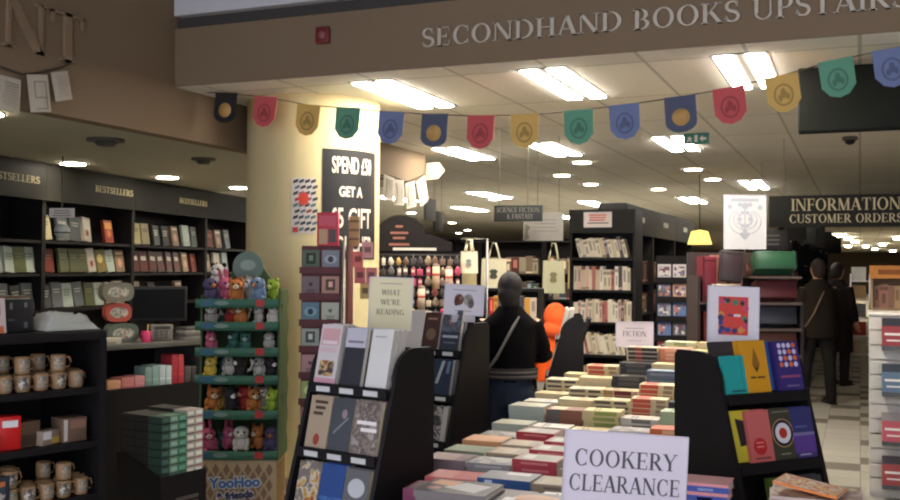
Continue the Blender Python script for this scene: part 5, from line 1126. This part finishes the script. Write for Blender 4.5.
# ================================================================== leather album rack, behind the right display unit
KJ = 1.22; JO = (-1.01, 6.89, 1.6-1.6*KJ); JT = math.radians(20)
t = thing('album_rack', 'dark rack of thick leather albums behind the teal and yellow display', 'rack', JO, JT, None, Matrix.Scale(KJ, 4))
JZ = [1.13, 1.275, 1.42, 1.565]
MB().bbox((0, -.0, .29), (.58, .34, .95), BLACK).build('cabinet', t)
MB().box((0, .31, .95), (.58, .33, 1.70), M((58, 44, 40), .6)).build('back_panel', t)
for x in (0, .30, 0.565): MB().box((x, .02, .95), (x+.014, .31, 1.42 if x else 1.565), M((52, 40, 38), .6)).build('divider', t)
for z in JZ: MB().box((.314, .0, z-.014), (0.565, .31, z), M((86, 70, 62), .6)).build('shelf', t)
for z in (1.13, 1.42): MB().box((.014, .0, z-.014), (.30, .31, z), M((62, 48, 44), .6)).build('shelf', t)
Lb = R('X', -18)
def album(label, x, y, z, d, col, rot=0., L=None, page=True):
    lift = d[1]*.31 if L is Lb else (d[1]*.21 if L is not None else 0)
    a = thing('leather_album', label, 'album', off(JO, JT, x*KJ, y*KJ, z*KJ+.003+lift*KJ), JT+rot, 'albums on the dark rack', Matrix.Scale(KJ, 4) @ (L if L is not None else Matrix.Identity(4))); w, dp, h = d; m = M(col, .4)
    mb = MB().bbox((-w/2, 0, 0), (w/2, .012, h), m, bev=.004).bbox((-w/2, dp-.012, 0), (w/2, dp, h), m, bev=.004); mb.prism([(-w/2, .0), (-w/2, dp), (-w/2+.012, dp), (-w/2+.012, 0)], 'z', 0, h, m); mb.build('cover', a)
    MB().box((-w/2+.013, .0125, .004), (w/2-.006, dp-.0125, h-.005), PAGE if page else M(tuple(min(255, v*1.3+20) for v in col), .6)).build('page_block', a)
    g = MB(); fr = M(tuple(v*.7 for v in col), .5)
    g.box((-w*.44, -.0015, h*.08), (w*.44, 0, h*.11), fr).box((-w*.44, -.0015, h*.89), (w*.44, 0, h*.92), fr).box((-w*.44, -.0015, h*.08), (-w*.42, 0, h*.92), fr).box((w*.42, -.0015, h*.08), (w*.44, 0, h*.92), fr); g.build('tooling', a)
album('green album, tilted on the top right of the dark rack', .435, .03, 1.566, (.225, .12, .105), (34, 74, 48), -.05, Lb, False)
album('maroon album below the green one on the dark rack', .44, .03, 1.42, (.225, .11, .10), (92, 38, 38), .02, R('X', -12), False)
album('charcoal album below the maroon one on the dark rack', .44, .03, 1.275, (.22, .11, .10), (58, 58, 62), 0, R('X', -12), False)
album('brown album, lowest on the right of the dark rack', .44, .03, 1.13, (.225, .11, .10), (108, 66, 48), .03, R('X', -12), False)
album('tall maroon album upright at the left of the dark rack', .075, .06, 1.422, (.08, .1, .25), (112, 38, 48), .15)
album('dark album with a framed cover leaning on top of the cream block', .175, .0, 1.525, (.125, .04, .175), (52, 40, 40), .0, R('Y', 6) @ R('X', -10))
album('thick cream-paged block under the dark album', .16, .005, 1.422, (.145, .1, .095), (196, 180, 150), .05)
album('rosy brown album upright behind the dark album', .245, .14, 1.422, (.06, .12, .27), (150, 104, 92), -.2)
album('dull pink album upright beside the rosy brown one', .165, .17, 1.422, (.06, .12, .26), (166, 116, 104), .1)
album('red-brown album at the lower left of the dark rack', .062, .03, 1.132, (.05, .14, .23), (130, 50, 46), .1)
album('cream narrow album at the lower left of the dark rack', .115, .03, 1.132, (.03, .14, .22), (206, 192, 160), .15)
album('dark brown album at the lower left, behind the framed red poster', .20, .05, 1.132, (.1, .14, .24), (84, 56, 48), 0)
for k, (z, c) in enumerate([(0, (140, 62, 60)), (.022, (176, 130, 116)), (.044, (150, 90, 84))]):
    album(f'slim {["red", "pale rosy", "brown red"][k]} album lying behind the green album', .44, .20, 1.566+z, (.2, .09, .021), c, .03*k)
t = card_sign('poster_stand', 'white poster of grey line art standing on top of the album rack', off(JO, JT, .36*KJ, .42*KJ, 1.40*KJ), math.radians(22), .245*KJ, .318*KJ, 0, 0, [], leg=.325*KJ, col=(196, 194, 192), extra=None)
g = MB(); gm = M((160, 160, 168), .7); lm = M((176, 176, 184), .7)
X0 = Matrix.Translation((0, -.0005, .325*KJ)) @ Matrix.Scale(KJ, 4)
lines(g, -.09, .09, .30, 1, .03, .02, gm, -.001, X0, .1)
for rr in (.095, .07, .045):
    for s in (-1, 1):
        g.tube([(s*(rr*math.cos(a)), -.001, .17+rr*.8*math.sin(a)-(.01 if rr > .08 else 0)) for a in [math.radians(v) for v in range(-80, 61, 14)]], .0022, lm, 4, X0)
for k in range(12): a = 2*PI*k/12; g.prism([(.03*math.cos(a)*(1+.3*(k % 2))+.012*math.cos(2*PI*q/6), .175+.045*math.sin(a)+.012*math.sin(2*PI*q/6)) for q in range(6)], 'y', -.0012-.00002*k, 0, lm if k % 2 else gm, X0)
for cx, cz, r in [(0, .255, .022), (-.03, .262, .014), (.03, .262, .014), (-.09, .25, .016), (.09, .245, .016), (0, .075, .02), (0, .105, .014), (-.018, .085, .012), (.018, .085, .012)]:
    g.prism([(cx+r*math.cos(2*PI*q/8), cz+r*math.sin(2*PI*q/8)) for q in range(8)], 'y', -.0016, 0, gm, X0)
g.prism([(-.003, .05), (.003, .05), (.003, .26), (-.003, .26)], 'y', -.0018, 0, gm, X0); g.build('line_drawing', t)

# ================================================================== right side of the aisle
t = thing('white_slatwall_unit', 'low white slatted display unit at the right edge of the photo', 'display unit', (.06, 7.70, 0), 0)
WS = M((214, 208, 196), .5, var=.02)
MB().box((0, .03, 0), (1.2, .5, 1.28), WS).build('body', t)
g = MB()
for k in range(12): g.box((0, .0, .04+k*.104), (1.2, .03, .04+k*.104+.092), WS)
g.build('slat_front', t); MB().bbox((-.01, -.01, 1.28), (1.21, .51, 1.30), WS).build('cap', t)
RZ = [1.06, .74, .40, .10]
RB = [((150, 58, 62), 'red', (46, 44, 50)), ((96, 120, 140), 'blue', (60, 66, 74)), ((196, 84, 96), 'pink', (150, 140, 136)), ((164, 62, 56), 'rust', (70, 60, 60))]
for r, z in enumerate(RZ):
    MB().box((.08, -.13, z-.012), (1.15, 0, z), M((60, 58, 60), .4)).box((.08, -.135, z-.012), (1.15, -.13, z+.018), M((84, 84, 86), .3)).build('shelf', t)
    c, nm, c2 = RB[r]
    for q in range(2):
        book(f'{nm} book facing out on the {["top", "second", "third", "lowest"][r]} shelf of the white unit, {["at its left end", "second along"][q]}', (.06+.155+.17*q, 7.70-.105, z+.009), 0, stand(12), dict(w=.15, h=.205, t=.03, col=c, page=PAGEW, art=(('r', 0, .72, 1, 1, c2), ('r', .12, .4, .88, .48, INKW), ('r', .2, .2, .8, .25, INKW))), 'books on the white unit')
t = thing('beige_bookcase', 'beige shelf unit with an orange header behind the white unit', 'bookcase', (.10, 11.0, 0), 0)
BG = M((176, 146, 112), .6)
MB().box((0, .3, 0), (1.3, .32, 1.52), BG).build('back_panel', t)
for x in (0, .42, .86, 1.28): MB().box((x, 0, 0), (x+.02, .3, 1.52), BG).build('upright', t)
for z in (.3, .62, .92, 1.22): MB().box((.02, .0, z-.02), (1.28, .3, z), BG).build('shelf', t)
hd = MB().box((-.01, -.02, 1.52), (1.31, .3, 1.65), M((206, 134, 60), .5)).build('header', t, 'orange header board')
g = MB(); lines(g, .06, .55, 1.61, 1, .05, .05, M((150, 84, 40), .6), -.0205, None, .05); g.build('lettering', hd)
g_ = [((170, 120, 104), 'rosy'), ((196, 160, 120), 'tan'), ((150, 110, 90), 'brown'), ((206, 180, 150), 'beige')]
for r, z in enumerate((1.22, .92)):
    spine_row((.10, 11.0, 0), 0, .03, .41, .03, z, .24, f'on the {["top", "second"][r]} shelf of the beige unit', 'spines in the beige unit', g_, 0, (.05, .08))
t = thing('magazine_rack', 'far white wire rack at the end of the aisle, left of the beige unit', 'rack', (-.13, 16.0, 0), 0)
for x in (0, .26): MB().tube([(x, 0, 0), (x, 0, 1.55)], .012, WHITE, 6).build('upright', t)
for k in range(5): 
    z = .35+k*.27; MB().box((0, -.0, z), (.26, .12, z+.02), WHITE).build('shelf', t)
    o = thing('magazine', f'{["cream", "red", "grey", "tan", "white"][k]} magazine, {ORD[4-k]} from top in the far white wire rack', 'magazine', (0, 16.03, z+.02), 0, 'magazines in the far rack'); MB().box((-.12, 0, 0), (.08, .02, .2), M([(206, 190, 160), (176, 60, 50), (140, 136, 130), (176, 140, 100), (220, 214, 204)][k], .5)).build('cover', o)
# dark bookcases down the left side of the aisle
for k in range(6):
    o = (-.98+.05*k, 13.6+2.1*k, 0)
    shelfcase(o, PI/2, 0, 2.05, [.3, .65, 1.0, 1.35, 1.68], 2.02, .35, 'aisle_bookcase', f'black bookcase on the left of the aisle, {ORD[k]} from the man', header=(2.02, 2.22, '', .05, .3, .3), col=BLACK)
    tag(at(MB().bbox((-.14, -.02, 0), (.14, .02, .34), DGREEN).build('hanging_sign'), (-.78+.05*k, 13.62+2.1*k, 1.98), 0), f'dark sign standing out from the {ORD[k]} aisle bookcase header', 'sign')
    if k < 2:
        for r, z in enumerate((1.68, 1.35, 1.0)):
            spine_row(o, PI/2, .04, 2.0, .03, z, .24, f'on the {["top", "second", "third"][r]} shelf of the {ORD[k]} aisle bookcase', 'spines in the aisle bookcases', DARKP+[((196, 176, 130), 'straw'), ((206, 190, 160), 'cream')], 0, (.12, .16))
t = sign_board('hanging_sign', 'small dark section sign with faint print under the information sign', (-.93, 12.2, 1.83), .33, .235, [], M((34, 32, 32), .5), 0, top=1.02)
g = MB(); lines(g, -.13, .08, .18, 3, .05, .022, M((96, 92, 84), .6), -.0165, None, .2); g.build('lettering', t)

# ================================================================== people
def remesh(mb, name, mats, voxel, parent, smooth=6, label=None, pick=None):
    """fuse overlapping lofts into one continuous skin"""
    o = mb.build(name); md = o.modifiers.new('r', 'REMESH'); md.mode = 'VOXEL'; md.voxel_size = voxel; md.use_smooth_shade = True
    sm = o.modifiers.new('s', 'SMOOTH'); sm.iterations = smooth; sm.factor = .5
    bpy.context.view_layer.update(); dg = bpy.context.evaluated_depsgraph_get()
    me = bpy.data.meshes.new_from_object(o.evaluated_get(dg)); bpy.data.objects.remove(o)
    me.materials.clear()
    for m in mats: me.materials.append(m)
    for p in me.polygons: p.material_index = pick(p.center) if pick else 0
    return put(me, name, parent, label)
def loft(mb, secs, mat, n=18):
    vs = []; fs = []
    for cx, cy, cz, rx, ry in secs:
        for k in range(n): a = 2*PI*k/n; vs.append((cx+rx*math.cos(a), cy+ry*math.sin(a), cz))
    for j in range(len(secs)-1):
        for k in range(n): fs.append((j*n+k, j*n+(k+1) % n, (j+1)*n+(k+1) % n, (j+1)*n+k))
    fs.append(tuple(range(n))[::-1]); fs.append(tuple((len(secs)-1)*n+k for k in range(n)))
    return mb.add(vs, fs, mat)
SKIN = M((196, 150, 122), .55, var=.04)
def limb(a, b, c, ra, rb, rc, n=5):
    """points and radii down a limb with one joint"""
    a, b, c = Vector(a), Vector(b), Vector(c); P_ = []; R_ = []
    for i in range(n): t = i/n; P_.append(a.lerp(b, t)); R_.append(ra+(rb-ra)*t)
    for i in range(n+1): t = i/n; P_.append(b.lerp(c, t)); R_.append(rb+(rc-rb)*t)
    return P_, R_
def person(label, loc, rz, s, pose, top, legs, hair, shoe, extra=None, hair_fn=None, top_name='jacket', hem=.80, wide=1.):
    t = thing('person', label, 'person', loc, rz, None, Matrix.Diagonal((s, s, s, 1)))
    sk = SKIN; b = MB()
    loft(b, [(0, 0, .86, .13, .1), (0, 0, .95, .165, .115), (0, 0, 1.08, .14, .1), (0, -.005, 1.28, .165, .115), (0, 0, 1.42, .15, .09), (0, .005, 1.47, .075, .065), (0, 0, 1.53, .056, .058), (0, -.01, 1.57, .056, .06)], sk)
    b.ell((0, -.02, 1.64), (.075, .096, .112), sk, n=20, m=14); b.ell((0, -.06, 1.575), (.045, .05, .045), sk)
    b.lathe([(.018, 0), (.003, .035)], sk, 8, Matrix.Translation((0, -.105, 1.615)) @ R('X', 70), smooth=True)
    for sx in (-1, 1): b.ell((sx*.077, .0, 1.635), (.012, .022, .032), sk)
    J = {}
    for sx, k in ((-1, 'L'), (1, 'R')):
        e, w = pose[k]; sh = (sx*.175, 0, 1.41)
        p, r = limb(sh, e, w, .05, .042, .027); b.tube(p, r, sk, 10); J[k] = (sh, e, w)
        d = (Vector(w)-Vector(e)).normalized(); w = Vector(w); side = d.cross(Vector((0, 1, 0)))
        if side.length < .1: side = d.cross(Vector((0, 0, 1)))
        side.normalize(); nrm = side.cross(d)
        b.tube([w-d*.01, w+d*.05, w+d*.085], [.026, .038, .034], sk, 10)
        for q, (o_, ln) in enumerate([(-.027, .062), (-.009, .076), (.009, .071), (.027, .056)]):
            base = w+d*.08+side*o_; cu = nrm*(-.012)
            b.tube([base-d*.02, base+d*ln*.45+cu*.4, base+d*ln*.78+cu*1.6, base+d*ln+cu*3], [.0098, .0095, .0088, .0075], sk, 6)
        th = w+d*.025+side*(-.034 if sx > 0 else .034); td = (d*.7+side*(-.7 if sx > 0 else .7)-nrm*.3)
        b.tube([w+d*.015, th, th+td*.032, th+td*.055], [.014, .0125, .011, .009], sk, 6)
    for k in ('l', 'r'):
        h, kn, an = pose[k]; p, r = limb(h, kn, an, .085, .055, .036); b.tube(p, r, sk, 12)
    remesh(b, 'body', [sk], .0085, t, 2)
    # face details
    f = MB(); 
    for sx in (-1, 1): f.ell((sx*.03, -.103, 1.645), (.012, .008, .008), M((226, 220, 214), .3)).ell((sx*.03, -.109, 1.645), (.006, .004, .006), M((50, 38, 30), .2))
    f.build('eyes', t); MB().ell((0, -.113, 1.578), (.024, .008, .007), M((170, 96, 90), .5)).build('mouth', t)
    # clothes
    c = MB(); m = M(*top[:1], .9, var=.12, nscale=20, spec=.1)
    loft(c, [(0, 0, hem, .20*wide, .15*wide), (0, 0, .95, .195*wide, .145*wide), (0, 0, 1.1, .18*wide, .135*wide), (0, -.005, 1.28, .20, .145), (0, 0, 1.38, .215, .125), (0, .01, 1.43, .165, .112), (0, .015, 1.475, .115, .095), (0, .02, 1.52, .085, .08)], m)
    for k in ('L', 'R'):
        sh, e, w = J[k]; w2 = Vector(e).lerp(Vector(w), .93); p, r = limb((sh[0]*.93, sh[1], sh[2]-.01), e, w2, .073, .062, .047); c.tube(p, r, m, 12)
    remesh(c, top_name, [m], .012, t, 6)
    l = MB(); lm = M(legs, .85, var=.1, nscale=20)
    loft(l, [(0, 0, .80, .16, .12), (0, 0, .92, .178, .128), (0, 0, 1.0, .165, .118)], lm)
    for k in ('l', 'r'):
        h, kn, an = pose[k]; p, r = limb(h, kn, (an[0], an[1], an[2]-.03), .10, .076, .062); l.tube(p, r, lm, 14)
    remesh(l, 'trousers', [lm], .012, t, 5)
    for k in ('l', 'r'):
        an = Vector(pose[k][2]); sh = MB(); sm_ = M(shoe, .5)
        sh.tube([(an.x, an.y+.05, .05), (an.x, an.y, .05), (an.x, an.y-.08, .042), (an.x, an.y-.16, .034), (an.x, an.y-.20, .03)], [.042, .05, .046, .043, .022], sm_, 12); sh.box((an.x-.042, an.y-.21, 0), (an.x+.042, an.y+.075, .014), M((40, 36, 34), .8))
        sh.build('shoe', t)
    if hair:
        hm = M(hair, .7, var=.2, nscale=40); h = MB(); (hair_fn or (lambda h, hm: (h.ell((0, .012, 1.66), (.086, .10, .108), hm, n=20, m=12), h.ell((0, .04, 1.60), (.078, .07, .08), hm))))(h, hm)
        remesh(h, 'hair', [hm], .008, t, 2)
    if extra: extra(t)
    return t
stand_legs = dict(l=((-.09, 0, .90), (-.10, -.02, .49), (-.105, .02, .08)), r=((.09, 0, .90), (.10, -.01, .49), (.11, .03, .08)))
# woman in the dark coat
def bun(h, hm):
    h.ell((0, .015, 1.655), (.092, .105, .112), hm, n=20, m=12); h.ell((.01, .055, 1.60), (.082, .072, .085), hm); h.ell((0, .05, 1.545), (.075, .06, .06), hm)
def w_extra(t):
    MB().tube([(-.10, -.10, 1.46), (-.10, .0, 1.495), (-.06, .10, 1.44), (.02, .165, 1.30), (.10, .185, 1.15), (.19, .14, 1.02), (.225, .02, .97)], .011, M((104, 100, 94), .6), 8).build('bag_strap', t)
    mb = MB()
    for k in range(5):
        z = 1.0+.016*k; loft(mb, [(0, 0, z-.008, .202, .152), (0, 0, z, .206, .156), (0, 0, z+.008, .202, .152)], M((112, 106, 98) if k % 2 else (48, 44, 42), .9), 24)
    mb.build('striped_hem', t, 'striped grey jumper hem below the coat')
    g = MB(); g.bbox((.19, -.14, .80), (.28, .08, .98), M((44, 38, 38), .6), bev=.02); g.build('shoulder_bag', t)
person('person in a dark coat seen from behind, with striped hem and blue jeans', (-2.10, 6.15, 0), math.radians(200), .895, dict(L=((-.26, -.05, 1.16), (-.18, -.26, 1.12)), R=((.26, -.04, 1.15), (.20, -.25, 1.06)), **stand_legs), ((14, 12, 13),), (50, 58, 74), (36, 30, 30), (50, 46, 46), w_extra, bun, 'coat', 1.05, 1.02)
# child in the orange hood
def c_extra(t):
    o = MB(); om = M((236, 92, 34), .8, var=.08); o.ell((0, .01, 1.62), (.14, .15, .17), om, n=22, m=14); o.ell((0, .10, 1.60), (.11, .10, .12), om); o.ell((0, .06, 1.48), (.18, .15, .12), om)
    h = remesh(o, 'hood', [om], .011, t, 4, 'bright orange hood')
    g = MB(); loft(g, [(0, 0, .74, .205, .155), (0, 0, .90, .21, .16)], M((190, 184, 176), .8), 24); g.build('white_hem', t, 'pale band at the bottom of the jacket')
person('child in a bright orange hooded jacket partly hidden behind the black side panel', (-2.37, 8.12, 0), math.radians(215), .735, dict(L=((-.25, -.04, 1.16), (-.2, -.2, 1.0)), R=((.25, -.04, 1.16), (.2, -.2, 1.0)), **stand_legs), ((236, 92, 34),), (60, 60, 66), None, (60, 56, 56), c_extra, None, 'orange_jacket', .90, 1.15)
# man browsing on the right
def m_extra(t):
    MB().tube([(-.12, -.12, 1.40), (-.11, .0, 1.478), (-.06, .09, 1.43), (.03, .15, 1.28), (.12, .165, 1.10), (.19, .09, .95), (.21, .0, .90)], .013, M((120, 100, 76), .6), 8).build('bag_strap', t)
    MB().bbox((.20, -.12, .70), (.27, .12, .92), M((46, 42, 38), .7), bev=.02).build('shoulder_bag', t)
person('person in a dark jacket with a tan strap across the back, browsing by the aisle', (-.47, 12.8, 0), math.radians(206), .985, dict(L=((-.25, -.06, 1.15), (-.2, -.30, 1.14)), R=((.25, .0, 1.14), (.24, -.12, .92)), l=((-.09, 0, .90), (-.13, .03, .49), (-.16, .02, .08)), r=((.09, 0, .90), (.12, -.06, .49), (.16, -.04, .08))), ((44, 38, 32),), (32, 29, 28), (56, 44, 36), (36, 33, 32), m_extra, None, 'jacket', .80, 1.2)
person('person in a long black coat beyond the browsing man on the aisle', (-.29, 15.0, 0), math.radians(150), .97, dict(L=((-.24, .02, 1.14), (-.25, -.06, .90)), R=((.24, .02, 1.14), (.25, -.06, .90)), **stand_legs), ((38, 34, 33),), (34, 31, 31), (40, 33, 30), (30, 28, 28), None, None, 'long_coat', .48, 1.1)

# ================================================================== light, sky, camera
w = bpy.data.worlds.new('daylight'); bpy.context.scene.world = w; w.use_nodes = True
bg = w.node_tree.nodes['Background']; bg.inputs['Color'].default_value = (.80, .84, 1.0, 1); bg.inputs['Strength'].default_value = .95
def spot(x, y, z, power, name):
    l = bpy.data.lights.new(name, 'SPOT'); l.energy = power; l.spot_size = math.radians(110); l.spot_blend = .8; l.shadow_soft_size = .09; l.color = (1, .86, .62)
    o = bpy.data.objects.new(name, l); C.objects.link(o); o.location = (x, y, z)
for x, y in ((-4.78, 4.40), (-6.38, 6.84), (-6.45, 8.22), (-6.5, 9.55)): spot(x, y, LOW-.02, 22, 'downlight_lamp')

cam = bpy.data.cameras.new('camera'); co = bpy.data.objects.new('camera', cam); C.objects.link(co)
cam.sensor_width = 36; cam.lens = 40; cam.clip_end = 200
ya, pi_, ro = math.radians(22.3), math.radians(1.03), math.radians(.34)
f0 = Vector((-math.sin(ya)*math.cos(pi_), math.cos(ya)*math.cos(pi_), math.sin(pi_))); r0 = Vector((math.cos(ya), math.sin(ya), 0)); u0 = r0.cross(f0)
rr = r0*math.cos(ro)+u0*math.sin(ro); uu = u0*math.cos(ro)-r0*math.sin(ro)
co.matrix_world = Matrix(((rr.x, uu.x, -f0.x, 0), (rr.y, uu.y, -f0.y, 0), (rr.z, uu.z, -f0.z, 1.6), (0, 0, 0, 1)))
sc = bpy.context.scene; sc.camera = co
sc.view_settings.view_transform = 'Standard'; sc.view_settings.look = 'None'; sc.view_settings.gamma = 1; sc.view_settings.use_curve_mapping = False
sc.view_settings.exposure = 1.4
sc.cycles.use_denoising = True; sc.cycles.max_bounces = 8; sc.cycles.diffuse_bounces = 5; sc.cycles.sample_clamp_indirect = 6; sc.cycles.caustics_reflective = False
sc.cycles.filter_width = 2.2
